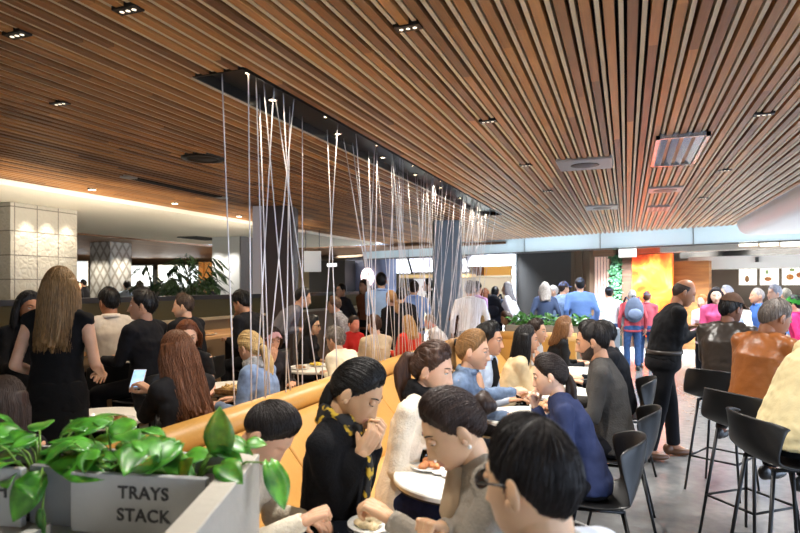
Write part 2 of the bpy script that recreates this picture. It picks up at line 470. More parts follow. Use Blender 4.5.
def beard_mb(fem=0, t=.0022):
    D, f = sphere_dirs(72, 72); V = face_form(D, fem); S = V
    az = np.degrees(np.abs(np.arctan2(D[:, 0], D[:, 1])))
    keep = (S[:, 2] < np.interp(az, [0, 20, 45, 80, 95], [-.044, -.046, -.052, -.020, .01])) & (az < 96) & (S[:, 2] > -.1125)
    lipm = (np.abs(S[:, 0]) < .021) & (S[:, 2] < -.054) & (S[:, 2] > -.079) & (az < 40)
    keep &= ~lipm
    n = S / np.linalg.norm(S, axis=1)[:, None]
    fk = [q for q in f if all(keep[i] for i in q)]
    us = sorted({i for q in fk for i in q}); mp = {i: k for k, i in enumerate(us)}
    cnt = {}
    for q in fk:
        for i in q: cnt[i] = cnt.get(i, 0) + 1
    off = np.array([t if cnt[i] == 4 else .0003 for i in us])
    mb = MB(); mb.add(np.concatenate([S[us] + n[us] * off[:, None], S[us] * .98]), [tuple(mp[i] for i in q) for q in fk] + [tuple(mp[i] + len(us) for i in q[::-1]) for q in fk]); return mb
def ik(S, W, a, b, pole):
    S, W = np.asarray(S, float), np.asarray(W, float)
    d = W - S; L = np.linalg.norm(d); mx = (a + b) * .995
    if L > mx: W = S + d / L * mx; d = W - S; L = mx
    if L < .12: L = .12; W = S + unit(d) * L; d = W - S
    u = d / L; x = (a * a - b * b + L * L) / (2 * L); h = math.sqrt(max(a * a - x * x, 1e-6))
    p = np.asarray(pole, float); p = p - u * (p @ u); p = unit(p)
    return S + u * x + p * h, W

PEOPLE_LOG = []
def person(label, px, top, d, face, mode='sit', seat=.46, lean=10, turn=0, nod=0, tilt=0, fem=0, sk=(205, 160, 130), hair=('short', (30, 24, 20)),
           topc=((30, 30, 32), 'cotton', 'long', 'shirt'), bot=((22, 22, 26), 'cotton', 'trousers'), arms=('table', 'table'), hands=('relax', 'relax'),
           fat=1., hat=None, glasses=None, scarf=None, phone=False, feet_z=0., eyes=None, shoes=(24, 22, 22), twist=0, collar=False, group=None, legs=None, backpack=None, smax=1.17, inner=None, apron=None, xy=None, feet=True, beard=None, earring=0, head_s=1.03):
    hi = d < 3.2; far = d > 7
    X0 = at(px, d); ztop = zat(top, d)
    th = math.radians(face)
    # ---- skeleton at unit scale, y forward, z up, origin on the ground under the hips
    sit = mode == 'sit'
    la = math.radians(lean)
    up = lambda a: np.array([0, math.sin(a), math.cos(a)])
    hipz = .105 if sit else .93
    P = np.array([0, 0, hipz]); waist = P + up(la * .55) * .17; chest = waist + up(la * .95) * .19; neck = chest + up(la * 1.05) * (.155 if fem else .165)
    Rt = rot('z', math.radians(twist))
    for q in (waist, chest, neck): q[:] = P + Rt @ (q - P)
    nd = math.radians(nod)
    hb = Rt @ rot('z', math.radians(turn)) @ rot('y', math.radians(tilt)) @ rot('x', -nd)
    hs = (.98 if fem else 1.03) * head_s
    hbase = neck + Rt @ (up(la * .55 + nd * .35)) * .058
    Hc = hbase + hb @ np.array([0, .020, .083]) * hs
    topp = Hc + hb @ np.array([0, -.01, .140]) * hs
    cand = [Hc + hb @ np.array([0, y, z]) * hs for y, z in ((-.01, .140), (-.08, .11), (.06, .11), (-.11, .05))]
    ztl = max(c[2] for c in cand)
    s = (ztop - seat) / ztl if sit else (ztop - feet_z) / ztl
    s0 = s; s = min(max(s, .86), smax)
    PEOPLE_LOG.append((label[:40], round(s0, 2), round(ztop, 2)))
    zo = seat if sit else feet_z
    Rz = rot('z', th - PI / 2)
    hxy = (Rz @ (Hc * s))[:2]
    base = np.array([X0[0] - hxy[0], X0[1] - hxy[1], 0.])
    root = thing('person', label, 'person', tuple(base), th - PI / 2, group)
    def loc(w):  # world -> local unit-scale coords
        q = Rz.T @ (np.asarray(w, float) - base); q[2] -= zo; return q / s
    xf = lambda v: v * s + np.array([0, 0, zo])
    fx = np.array([fat, fat, 1.])
    sx = (.166 if fem else .195)
    ax_r = Rt @ np.array([1., 0, 0])
    sh = {}
    for sd in (-1, 1): sh[sd] = neck - unit(neck - chest) * .055 + ax_r * sd * sx * (1 + .3 * (fat - 1))
    # ---- arms
    ARM = {'table': ((.13, .36, .21), 'u'), 'table_wide': ((.20, .36, .21), 'u'), 'lap': ((.09, .27, .10), 'u'), 'side': ((.27, .03, -.03), 'o'),
           'front': ((.10, .30, .15), 'u'), 'phone': ((.07, .34, .27), 'o'), 'cross': ((-.05, .22, .22), 'u'), 'hip': ((.22, .06, .10), 'o'), 'pocket': ((.20, .10, .0), 'o'),
           'carry': ((.12, .32, .22), 'o')}
    el, wr, hR = {}, {}, {}
    for sd, am in zip((-1, 1), arms):
        hint = None
        ps = hands[0 if sd < 0 else 1]
        if am is None: continue
        if isinstance(am, str) and am in ARM:
            c, h = ARM[am]; W = np.array([c[0] * sd, c[1], c[2] + (hipz if not sit else .105) - .0])
            if am == 'cross': W[0] = -.05 * sd
            hint = np.array([0, 0, 1.]) if h == 'u' else np.array([sd, .1, .1])
        elif am == 'mouth':
            W = Hc + hb @ np.array([sd * .045, .135, -.165]); hint = hb @ np.array([sd * .5, .9, 0])
        elif am == 'chin':
            W = Hc + hb @ np.array([sd * .06, .10, -.21]); hint = hb @ np.array([sd * .8, .5, 0])
        elif am == 'ear':
            W = Hc + hb @ np.array([sd * .11, .06, -.16]); hint = np.array([sd, .1, 0])
        elif am[0] == 'w':
            W = loc((*at(am[1], am[3]), zat(am[2], am[3]))); hint = np.array([sd * .4, -.2, 1.])
            if len(am) > 4: hint = np.array(am[4], float)
        else:
            W = np.array(am[:3], float) + P; hint = np.array([sd * .3, 0, 1.])
        pole = np.array([sd * .42, -.85, -.85])
        E, W = ik(sh[sd], W, .285, .25, pole)
        el[sd], wr[sd] = E, W
        y = W - E
        if am in ('mouth', 'chin', 'ear'): y = unit(y) + hb @ np.array([-sd * .3, -.2, .9])
        elif am == 'side': y = np.array([0, .1, -1.])
        else: y = unit(y) + np.array([-sd * .25, .15, .0])
        hR[sd] = frame_y(y, hint)
    # ---- legs
    kn, an = {}, {}
    for sd in (-1, 1):
        hj = P + np.array([sd * .088, 0, -.01])
        if sit:
            kz = -.0 + (.0)
            knee = hj + np.array([sd * .05, .41, -.02 if seat < .6 else -.07])
            fz = ((.085 if seat < .6 else .33) - zo) / s
            ank = knee + np.array([sd * .0, -.04 if seat < .6 else -.10, 0]); ank[2] = max(fz, knee[2] - .44)
        else:
            st = (legs or {}).get(sd, (0, 0))
            ank = np.array([sd * .105 + st[0], -.02 + st[1], .085]); knee = (hj + ank) / 2 + np.array([sd * .012, .03, .02])
        kn[sd], an[sd] = knee, ank
        el_ = hj
    hj = {sd: P + np.array([sd * .088, 0, -.01]) for sd in (-1, 1)}
    def torso(g, mb, upto='neck', low=-.09, wide=1.):
        ct = [P + up(0) * low, P + up(0) * (low + .05), P, waist, chest, neck - unit(neck - chest) * .055, neck - unit(neck - chest) * .005, neck + unit(hbase - neck) * .02]
        rx = [.12, .165, .172, .138 if fem else .152, .152 if fem else .172, .135 if fem else .155, .075, .058]
        ry = [.09, .118, .122, .098 if fem else .112, .108 if fem else .122, .085, .066, .056]
        ct = [np.array(c) for c in ct]
        if g > 0: rx[0], ry[0] = .172, .124; ct[1] = P + up(0) * (low + .02); rx[1] = .174; ry[1] = .124
        k = len(ct) if upto == 'neck' else 6
        rings = []
        for i in range(k):
            t = unit(ct[min(i + 1, k - 1)] - ct[max(i - 1, 0)])
            a = ax_r - t * (ax_r @ t); a = unit(a); b = np.cross(t, a)
            an_ = np.arange(24) * 2 * PI / 24
            fatk = fat if i < 5 else 1 + (fat - 1) * .4
            rings.append(ct[i] + np.outer(np.cos(an_), a) * (rx[i] * fatk * wide + g) + np.outer(np.sin(an_), b) * (ry[i] * fatk + g))
        mb.rings(rings)
        if fem:
            for sd in (-1, 1):
                c = chest + ax_r * sd * .062 + np.cross(unit(neck - chest), ax_r) * -0 + Rt @ np.array([0, 1., 0]) * (.085) + unit(neck - chest) * -.01
                mb.ell(c, np.array([.058, .048, .058]) + g * .8)
    # ---- body
    B = MB(); torso(-.010, B)
    for sd in (-1, 1):
        B.tube([chest + ax_r * sd * .09 + unit(neck - chest) * .06, sh[sd]], [.06, .052], 12, round_ends=True)
        if sd in el:
            B.tube([sh[sd], (sh[sd] + el[sd]) / 2, el[sd]], [.043 * fat, .038, .034], 12, round_ends=True)
            B.tube([el[sd], el[sd] * .65 + wr[sd] * .35, wr[sd]], [.034, .035, .024], 12, round_ends=True)
        B.tube([hj[sd], kn[sd]], [.078, .054], 12, round_ends=True)
        B.tube([kn[sd], kn[sd] * .65 + an[sd] * .35, an[sd]], [.052, .053, .036], 12, round_ends=True)
        B.tube([an[sd], an[sd] + np.array([0, .12, -.045])], [.036, .028], 10, round_ends=True)
    nr = .050 if fem else .059
    B.tube([neck - unit(hbase - neck) * .03, neck, hbase, Hc + hb @ np.array([0, -.015, -.03]) * hs], [nr * 1.25, nr * 1.03, nr, nr], 16, round_ends=True)
    B = remesh(B, .008 if hi else (.013 if not far else .02), 3)
    hm = head_mb(fem, not far)
    H = MB(); H.add((hm.verts() * hs) @ hb.T + Hc, hm.f); H.m = list(hm.m)
    B.merge(H)
    for sd in (-1, 1):
        if sd in hR:
            hh = hand_mb(hands[0 if sd < 0 else 1], sd, hi)
            t = MB(); t.add(hh.verts() * (.96 if fem else 1.04) @ hR[sd].T + wr[sd], hh.f); B.merge(t)
    Bv = MB(); Bv.add(xf(B.verts()), B.f); Bv.m = B.m
    lipc = tuple(int(a * .70 + b * .30) for a, b in zip(sk, (150, 40, 45)))
    Bv.obj('body', [skin(sk), mat('lips', lipc, .4)], root, flip=False)
    # ---- clothes
    def fold(mb, amp, sc=9., seed=0):
        me_v = mb.verts(); 
        out = np.array([mnoise.noise(Vector((p[0] * sc, p[1] * sc, p[2] * sc * .8 + seed))) + .5 * mnoise.noise(Vector((p[0] * sc * 2.3, p[1] * sc * 2.3, p[2] * sc * 2.3 + seed))) for p in me_v])
        # push along an approximate normal
        me = mb.mesh('tmp', [], False); nn = np.empty(len(me.vertices) * 3); me.vertices.foreach_get('normal', nn); bpy.data.meshes.remove(me)
        r = MB(); r.add(me_v + nn.reshape(-1, 3) * (out * amp)[:, None], mb.f); return r
    vox = .0085 if hi else (.013 if not far else .02)
    tc, tk, sl, tn = topc
    g = {'jacket': .015, 'coat': .018, 'blazer': .014, 'leather_jacket': .017, 'hoodie': .016}.get(tn, .009)
    if tk == 'knit': g = max(g, .011)
    T = MB(); torso(g, T, low=-.06 if sit else (.02 if d < 8 and bot[2] == 'trousers' else -.10))
    if tn in ('dress',): pass
    for sd in (-1, 1):
        T.tube([chest + ax_r * sd * .09 + unit(neck - chest) * .055, sh[sd]], [.060 + g, .048 + g], 12, round_ends=True)
        T.tube([neck + ax_r * sd * .03 + unit(neck - chest) * -.012, neck * .45 + sh[sd] * .55, sh[sd]], [.050 + g * .6, .048 + g, .044 + g], 12, round_ends=True)
        if sd in el and sl != 'none':
            if sl == 'long':
                T.tube([sh[sd], (sh[sd] + el[sd]) / 2, el[sd]], [.046 * fat + g, .041 + g, .037 + g], 12, round_ends=True)
                we = el[sd] + (wr[sd] - el[sd]) * .97
                T.tube([el[sd], (el[sd] * .6 + we * .4), we], [.037 + g, .036 + g, .028 + g * .8], 12, round_ends=False)
                T.ell(el[sd], .037 + g)
            elif sl == 'three':
                T.tube([sh[sd], (sh[sd] + el[sd]) / 2, el[sd]], [.046 * fat + g, .041 + g, .037 + g], 12, round_ends=True)
                we = el[sd] + (wr[sd] - el[sd]) * .45
                T.tube([el[sd], we], [.037 + g, .037 + g], 12)
                T.ell(el[sd], .037 + g)
            else:
                e = sh[sd] + (el[sd] - sh[sd]) * (.5 if sl == 'short' else .22)
                T.tube([sh[sd], e], [.047 * fat + g, .044 + g], 12)
                T.ell(sh[sd], .047 * fat + g)
    T = remesh(T, vox, 3)
    if not far: T = fold(T, .011 if tk not in ('knit', 'leather') else .006, 11., px)
    Tv = MB(); Tv.add(xf(T.verts()), T.f)
    to = Tv.obj(tn, [cloth(tc, tk)], root, flip=False)
    if collar or tn in ('shirt', 'blouse') and collar is not None and tk != 'knit' and not fem:
        c = MB(); an_ = np.linspace(.5, 2 * PI - .5, 22); dirn = unit(hbase - neck)
        a = ax_r; b = unit(np.cross(dirn, a)); rings = []
        for q in an_:
            o = np.array([0., 0, 0]); rd = a * math.sin(q) + b * math.cos(q)
            r0 = nr + .012
            p0 = neck + dirn * .0 + rd * (r0 + .008); p1 = neck + dirn * .038 + rd * (r0 + .002); p2 = neck + dirn * .005 + rd * (r0 + .02)
            rings.append(np.array([p0, p1, p1 + rd * .004, p2]))
        c.rings(rings); cv = MB(); cv.add(xf(c.verts()), c.f); cv.obj('collar', [cloth(tuple(min(255, int(v * 1.06 + 4)) for v in tc), tk)], to)
    if inner:  # strip of undershirt showing between open jacket fronts
        c = MB(); f_ = Rt @ np.array([0, 1., 0])
        rings = []
        for i, (p, w, dy) in enumerate(((waist, .05, .125), (chest, .05, .145), (neck - unit(neck - chest) * .03, .045, .085), (neck, .04, .066))):
            rings.append(np.array([p + f_ * (dy * fat + g - .012) - ax_r * w, p + f_ * (dy * fat + g + .006) - ax_r * w * .5, p + f_ * (dy * fat + g + .010), p + f_ * (dy * fat + g + .006) + ax_r * w * .5, p + f_ * (dy * fat + g - .012) + ax_r * w, p + f_ * .03]))
        c.rings(rings); cv = MB(); cv.add(xf(c.verts()), c.f); cv.obj('undershirt', [cloth(inner)], to)
    bc, bk, bn = bot
    L = MB()
    hipr = []
    ct = [P + np.array([0, 0, -.10]), P + np.array([0, 0, -.06]), P, P + up(la * .5) * .09]
    for c, a, b in zip(ct, (.115, .162, .164, .142), (.09, .116, .116, .102)):
        q = np.arange(24) * 2 * PI / 24
        hipr.append(c + np.outer(np.cos(q), [1, 0, 0]) * (a * fat + (.006 if sit else .020)) + np.outer(np.sin(q), [0, 1, 0]) * (b * fat + (.006 if sit else .020)))
    L.rings(hipr)
    if bn == 'skirt':
        if sit:
            for k in np.linspace(0, 1, 4):
                x = -.09 + .18 * k
                L.tube([np.array([x, 0, P[2] - .01]), np.array([x * 1.2, .36, P[2] - .035])], [.098, .075], 14, round_ends=False)
        else:
            L.rings([np.array([0, 0, z]) + np.outer(np.cos(q), [1, 0, 0]) * a + np.outer(np.sin(q), [0, 1, 0]) * b for z, a, b in ((.50, .175, .14), (.62, .18, .145), (.80, .182, .14), (.93, .178, .13))])
    else:
        for sd in (-1, 1):
            L.tube([hj[sd], (hj[sd] + kn[sd]) / 2, kn[sd]], [.092 * fat, .078 if sit else .084, .064 if sit else .070], 14, round_ends=True)
            e = kn[sd] + (an[sd] - kn[sd]) * .96
            L.tube([kn[sd], (kn[sd] + e) / 2, e], [.064, .06, .052] if sit else [.070, .066, .062], 14)
            L.ell(kn[sd], .064)
    L = remesh(L, vox * 1.15, 3)
    Lv = MB(); Lv.add(xf(L.verts()), L.f); lo = Lv.obj(bn, [cloth(bc, bk)], root, flip=False)
    if not sit and bn == 'trousers' and d < 8:
        q = np.arange(28) * 2 * PI / 28; c0 = P + up(la * .5) * .085; rr = []
        for dz, gg in ((-.018, .020), (.018, .020)):
            rr.append(c0 + np.array([0, 0, dz]) + np.outer(np.cos(q), [1, 0, 0]) * (.160 * fat + gg) + np.outer(np.sin(q), [0, 1, 0]) * (.118 * fat + gg))
        c = MB(); c.rings(rr, cap=True); cv = MB(); cv.add(xf(c.verts()), c.f); cv.obj('belt', [mat('belt_leather', (52, 44, 38), .4)], lo)
    for sd in (-1, 1):
        if not feet: break
        F_ = MB(); a = an[sd]
        F_.ell(a + np.array([0, .045, -.045]), (.046, .135, .040)); F_.ell(a + np.array([0, -.045, -.025]), (.040, .055, .058))
        F_ = remesh(F_, .010, 2); v = xf(F_.verts()); v[:, 2] = np.maximum(v[:, 2], xf(np.array([[0, 0, a[2] - .082]]))[0, 2])
        Fv = MB(); Fv.add(v, F_.f); Fv.obj('shoe', [mat('shoe_leather', shoes, .35)], root, flip=False)
    # ---- head things
    hx = lambda v: xf((v * hs) @ hb.T + Hc)
    def headobj(name, mb, m, par=None):
        o = MB(); o.add(hx(mb.verts()), mb.f); return o.obj(name, m, par or root, flip=True)
    hcol = hairm(hair[1]); ho = None
    for nm, mb in hair_parts(hair[0], not far, int(px * 7 + top), 0 if hair[0] == 'fringe_bald' else (1100 if d < 1.6 else 520 if d < 2.6 else 300 if d < 4.2 else 150 if d < 7 else 0), .0009 if d < 1.6 else .0013 if d < 2.6 else .002 if d < 4.2 else .003) if hair[0] else []:
        if nm in ('ponytail', 'hair_tie') and nod > 6:
            q0 = np.array([0, -.105, .0]); m2 = MB(); m2.add((mb.verts() - q0) @ rot('x', nd * .95).T + q0, mb.f); mb = m2
        o = headobj(nm, mb, [mat('hair_tie_elastic', (20, 18, 18), .7)] if nm == 'hair_tie' else [hcol], ho)
        if ho is None: ho = o
    if beard: headobj('beard', beard_mb(), [hairm(beard)])
    if earring:
        e = MB(); e.ell((earring * .083, -.008, -.046), .0065); headobj('earring', e, [mat('pearl', (240, 236, 228), .15)])
    if hat:
        co = None
        for nm, mb in cap_parts(hat[0], not far):
            o = headobj(nm, mb, [cloth(hat[1], 'knit' if hat[0] == 'beanie' else 'cotton')], co); co = co or o
    show = eyes if eyes is not None else (not far)
    if show:
        ym = .0735
        for sd in (-1, 1):
            c = np.array([sd * .031, ym, .014])
            e = MB(); e.ell(c, .0122, None, 16, 12)
            V = e.verts(); e.m = [1 if (np.linalg.norm((V[list(q)].mean(0) - c)[[0, 2]]) < .0074 and V[list(q)].mean(0)[1] > c[1]) else 0 for q in e.f]
            eo = MB(); eo.add(hx(e.verts()), e.f); eo.m = e.m
            eob = eo.obj('eye', [mat('eye_white', (206, 198, 190), .3), mat('iris', (38, 26, 20), .2)], root)
            l = MB()
            cut = .0012 if nod < 20 else -.006
            D, f = sphere_dirs(20, 16)
            fk = [q for q in f if (D[list(q)].mean(0)[2] * .0135) > cut]
            us = sorted({i for q in fk for i in q}); mp = {i: k for k, i in enumerate(us)}
            l.add(np.concatenate([D[us] * .0138 + c, D[us] * .0128 + c]), [tuple(mp[i] for i in q) for q in fk] + [tuple(mp[i] + len(us) for i in q[::-1]) for q in fk])
            headobj('eyelid', l, [skin(sk)], eob)
            ls = MB(); ls.tube([c + np.array([.0135 * math.sin(q), .0135 * math.cos(q) * math.sqrt(max(0, 1 - (cut / .0138) ** 2)), cut]) for q in np.linspace(-1.15, 1.15, 9)], .0011, 6)
            headobj('eyelashes', ls, [mat('lash', (18, 14, 12), .6)], eob)
            bw = MB(); ps = []
            for q in np.linspace(0, 1, 8):
                xx = sd * (.014 + .034 * q); zz = .033 + .006 * math.sin(q * 2.4) - .004 * q
                Dd = unit([xx / .0745, .8, zz / .122])
                # find the face surface near that x,z
                yy = .089 * math.sqrt(max(0, 1 - (xx / .0745) ** 2 - (zz / .122) ** 2)) + (.003 if fem else .0055)
                ps.append((xx, yy, zz))
            bw.tube(ps, [.0018, .0026, .0028, .0027, .0025, .0022, .0018, .001], 6)
            headobj('eyebrow', bw, [mat('eyebrow', tuple(int(v * .75) for v in hair[1]) if sum(hair[1]) < 450 else (120, 95, 70), .7)])
    if glasses:
        gm = MB()
        for sd in (-1, 1):
            c = np.array([sd * .033, .094, .010]); q = np.linspace(0, 2 * PI, 25)[:-1]
            gm.tube([c + np.array([.025 * math.cos(t), -.004 * math.cos(t) ** 2 * 1, .0185 * math.sin(t) * (1 if math.sin(t) < 0 else .9)]) for t in list(q) + [q[0]]], .0022, 6)
            gm.tube([(sd * .058, .090, .014), (sd * .078, .075, .014), (sd * .083, .0, .012), (sd * .080, -.02, -.004)], .0024, 6)
        gm.tube([(-.010, .097, .014), (0, .100, .016), (.010, .097, .014)], .002, 6)
        go = headobj('glasses', gm, [mat('glasses_frame', glasses[0], .3)])
        ln = MB()
        for sd in (-1, 1):
            c = np.array([sd * .033, .0935, .010]); ln.ell(c, (.024, .0012, .0175), None, 20, 8)
        headobj('lens', ln, [mat('tinted_lens', glasses[1], .05, spec=.8)] if glasses[1] else [mat('clear_lens', (250, 250, 250), .02, trans=1.)], go)
    if scarf:
        sm = MB(); dirn = unit(hbase - neck)
        a = ax_r; b = unit(np.cross(dirn, a))
        for k, (r, hgt, tr) in enumerate(((.083, .010, .030), (.078, .042, .027), (.092, -.012, .026)) if len(scarf) < 3 else ((.076, .014, .020), (.074, .040, .018), (.084, -.008, .018))):
            pts = [neck + dirn * (hgt + .008 * math.sin(3 * q + k)) + (a * math.sin(q) * r + b * math.cos(q) * r * .92) for q in np.linspace(0, 2 * PI, 30)]
            sm.tube(pts, tr, 10)
        if len(scarf) > 2:
            f_ = Rt @ np.array([0, 1., 0])
            for sd in (1,):
                sm.tube([neck + f_ * .095 + ax_r * sd * .035, chest + f_ * .155 + ax_r * sd * .04, waist + f_ * .15 + ax_r * sd * .045 + np.array([0, 0, -.03])], [.022, .030, .034], 10, flat=.4, up=f_)
        sm = remesh(sm, .008 if hi else .012, 2); sm = fold(sm, .006, 26., px)
        sv = MB(); sv.add(xf(sm.verts()), sm.f)
        sv.obj('scarf', [scarf[1] if not isinstance(scarf[1], tuple) else cloth(scarf[1], scarf[0])], root, flip=False)
    return root, dict(s=s, xf=xf, Rz=Rz, base=base, wr=wr, hR=hR, Hc=Hc, chest=chest, waist=waist, neck=neck, P=P, loc=loc, world=lambda q: Rz @ xf(np.asarray(q, float)) + base)
# ================================================================ SETTING
HCEIL = 2.84
WRZ = math.atan2(WU[1], WU[0])
def wall_rect(px0, px1, py0, py1, off):
    a, ta = onwall(px0, off); b, tb = onwall(px1, off)
    dm = (ta + tb) / 2                               # depth along the view axis (r has unit forward component)
    return a, b, zat(py1, dm), zat(py0, dm)
def wbox_mb(px0, px1, py0, py1, off, depth=.1, mb=None, z0=None, z1=None, mi=0, org=None):
    """a box standing on the shop line (distance off behind the fascia line), local frame at org (x along the line)"""
    a, b, zb, zt = wall_rect(px0, px1, py0, py1, off)
    zb = z0 if z0 is not None else zb; zt = z1 if z1 is not None else zt
    mb = mb or MB()
    R = np.array([[WU[0], WN[0], 0], [WU[1], WN[1], 0], [0, 0, 1]])
    L = np.linalg.norm(b - a)
    o = np.array([a[0], a[1], 0])
    mb.box((0, 0, zb), (L, depth, zt), mi, R, o - (np.array([*org, 0]) if org is not None else 0))
    return mb
# ---- floor
def concrete_floor():
    m, nt, b = nodes_of('polished_concrete')
    tc = N(nt, 'ShaderNodeTexCoord')
    n1 = N(nt, 'ShaderNodeTexNoise'); n1.inputs['Scale'].default_value = .9; n1.inputs['Detail'].default_value = 8
    n2 = N(nt, 'ShaderNodeTexNoise'); n2.inputs['Scale'].default_value = 14; n2.inputs['Detail'].default_value = 6
    nt.links.new(tc.outputs['Object'], n1.inputs['Vector']); nt.links.new(tc.outputs['Object'], n2.inputs['Vector'])
    cr = N(nt, 'ShaderNodeValToRGB')
    cr.color_ramp.elements[0].position = .3; cr.color_ramp.elements[0].color = (*lin((98, 98, 98)), 1)
    cr.color_ramp.elements[1].position = .72; cr.color_ramp.elements[1].color = (*lin((142, 140, 136)), 1)
    mx = N(nt, 'ShaderNodeMath', operation='MULTIPLY_ADD'); mx.inputs[1].default_value = .35
    nt.links.new(n2.outputs['Fac'], mx.inputs[0]); 
    m2 = N(nt, 'ShaderNodeMath', operation='MULTIPLY'); m2.inputs[1].default_value = .65
    nt.links.new(n1.outputs['Fac'], m2.inputs[0]); nt.links.new(m2.outputs[0], mx.inputs[2])
    nt.links.new(mx.outputs[0], cr.inputs[0]); nt.links.new(cr.outputs[0], b.inputs['Base Color'])
    rr = N(nt, 'ShaderNodeMapRange'); rr.inputs['To Min'].default_value = .14; rr.inputs['To Max'].default_value = .30
    nt.links.new(n2.outputs['Fac'], rr.inputs['Value']); nt.links.new(rr.outputs[0], b.inputs['Roughness'])
    b.inputs['Specular IOR Level'].default_value = .75
    return m
fb = MB(); fb.box((-32, -4, -.1), (16, 34, 0)); struct(fb.obj('floor', [concrete_floor()], smooth=False))

# ---- slatted ceiling
def slat_wood():
    m, nt, b = nodes_of('timber_battens')
    tc = N(nt, 'ShaderNodeTexCoord'); sp = N(nt, 'ShaderNodeSeparateXYZ'); nt.links.new(tc.outputs['Object'], sp.inputs[0])
    def mth(op, a, v=None, b2=None):
        n = N(nt, 'ShaderNodeMath', operation=op); nt.links.new(a, n.inputs[0])
        if v is not None: n.inputs[1].default_value = v
        if b2 is not None: nt.links.new(b2, n.inputs[1])
        return n.outputs[0]
    ix = mth('FLOOR', mth('DIVIDE', sp.outputs[0], .1))
    w1 = N(nt, 'ShaderNodeTexWhiteNoise', noise_dimensions='1D'); nt.links.new(ix, w1.inputs['W'])
    yy = mth('ADD', mth('DIVIDE', sp.outputs[1], 2.1), None, mth('MULTIPLY', w1.outputs['Value'], 3.0))
    iy = mth('FLOOR', yy)
    cb = N(nt, 'ShaderNodeCombineXYZ'); nt.links.new(ix, cb.inputs[0]); nt.links.new(iy, cb.inputs[1])
    w2 = N(nt, 'ShaderNodeTexWhiteNoise', noise_dimensions='3D'); nt.links.new(cb.outputs[0], w2.inputs['Vector'])
    mp = N(nt, 'ShaderNodeMapping'); mp.inputs['Scale'].default_value = (60, 3, 60); nt.links.new(tc.outputs['Object'], mp.inputs['Vector'])
    gn = N(nt, 'ShaderNodeTexNoise'); gn.inputs['Scale'].default_value = 1.4; gn.inputs['Detail'].default_value = 5; nt.links.new(mp.outputs[0], gn.inputs['Vector'])
    f = mth('ADD', mth('MULTIPLY', w2.outputs['Value'], .62), None, mth('MULTIPLY', gn.outputs['Fac'], .38))
    cr = N(nt, 'ShaderNodeValToRGB'); e = cr.color_ramp.elements
    e[0].position = .15; e[0].color = (*lin((108, 73, 44)), 1); e[1].position = .85; e[1].color = (*lin((198, 143, 84)), 1)
    x = cr.color_ramp.elements.new(.5); x.color = (*lin((152, 104, 60)), 1)
    nt.links.new(f, cr.inputs[0]); nt.links.new(cr.outputs[0], b.inputs['Base Color'])
    b.inputs['Roughness'].default_value = .42
    return m
XL, XR, YB = -6.7, 5.2, -3.0
CX0, CX1, CY0, CY1 = -2.36, -2.03, 2.80, 10.2        # cord slot
def yend(x): return W0[1] + (x - W0[0]) * WU[1] / WU[0] - .12
wood, pale = MB(), MB()
i = int(XL / .1)
while i * .1 < XR:
    for mb, x0, w, zl, h in ((wood, i * .1 + .004, .045, HCEIL, .085), (pale, i * .1 + .0665, .021, HCEIL + .010, .06)):
        x1 = x0 + w
        if x0 < XL or x1 > XR: continue
        ye = min(yend(x0), yend(x1), 17.0) if x0 > -7 else 15.3
        seg = [(YB, ye)]
        if x1 > CX0 and x0 < CX1: seg = [(YB, CY0), (CY1, ye)]
        for a, b in seg: mb.box((x0, a, zl), (x1, b, zl + h))
    i += 1
ceil = MB()
for (x0, x1, y0, y1) in ((XL, CX0, YB, 17.5), (CX1, XR, YB, 17.5), (CX0, CX1, YB, CY0), (CX0, CX1, CY1, 17.5)):
    ceil.box((x0, y0, 2.99), (x1, y1, 3.04))
BLK = mat('black_paint', (10, 10, 10), .8)
co = struct(ceil.obj('ceiling', [BLK], smooth=False))
struct(wood.obj('timber_slats', [slat_wood()], co, smooth=False))
struct(pale.obj('pale_slats', [mat('pale_slat_paint', (226, 218, 200), .55)], co, smooth=False))
rec = MB()
rec.box((CX0 - .012, CY0 - .012, 2.835), (CX0, CY1 + .012, 2.925)); rec.box((CX1, CY0 - .012, 2.835), (CX1 + .012, CY1 + .012, 2.925))
rec.box((CX0, CY0 - .012, 2.835), (CX1, CY0, 2.925)); rec.box((CX0, CY1, 2.835), (CX1, CY1 + .012, 2.925)); rec.box((CX0, CY0, 2.90), (CX1, CY1, 2.925))
struct(rec.obj('ceiling_slot', [mat('slot_black', (14, 14, 15), .35)], co, smooth=False))
# ---- white soffit, wood ceiling of the room beyond it
so = MB(); so.prism([(-6.72, YB), (-6.72, 15.6), (-11.0, 16.2), (-11.4, 11.4), (-11.4, YB)], 2.78, 2.90)
struct(so.obj('ceiling_soffit', [mat('white_plaster', (236, 226, 206), .7)], smooth=False))
wc = MB(); wc.box((-32, YB, 2.74), (-11.4, 34, 2.80)); wc.box((-11.4, 16.0, 2.74), (-3.0, 34, 2.80))
def plank_mat(name, c0, c1, sx, rough=.5):
    m, nt, b = nodes_of(name)
    tc = N(nt, 'ShaderNodeTexCoord'); mp = N(nt, 'ShaderNodeMapping'); mp.inputs['Scale'].default_value = sx
    nt.links.new(tc.outputs['Object'], mp.inputs['Vector'])
    nz = N(nt, 'ShaderNodeTexNoise'); nz.inputs['Scale'].default_value = 1; nz.inputs['Detail'].default_value = 6
    nt.links.new(mp.outputs[0], nz.inputs['Vector'])
    cr = N(nt, 'ShaderNodeValToRGB'); cr.color_ramp.elements[0].position = .32; cr.color_ramp.elements[1].position = .68
    cr.color_ramp.elements[0].color = (*lin(c0), 1); cr.color_ramp.elements[1].color = (*lin(c1), 1)
    nt.links.new(nz.outputs['Fac'], cr.inputs[0]); nt.links.new(cr.outputs[0], b.inputs['Base Color'])
    b.inputs['Roughness'].default_value = rough
    return m
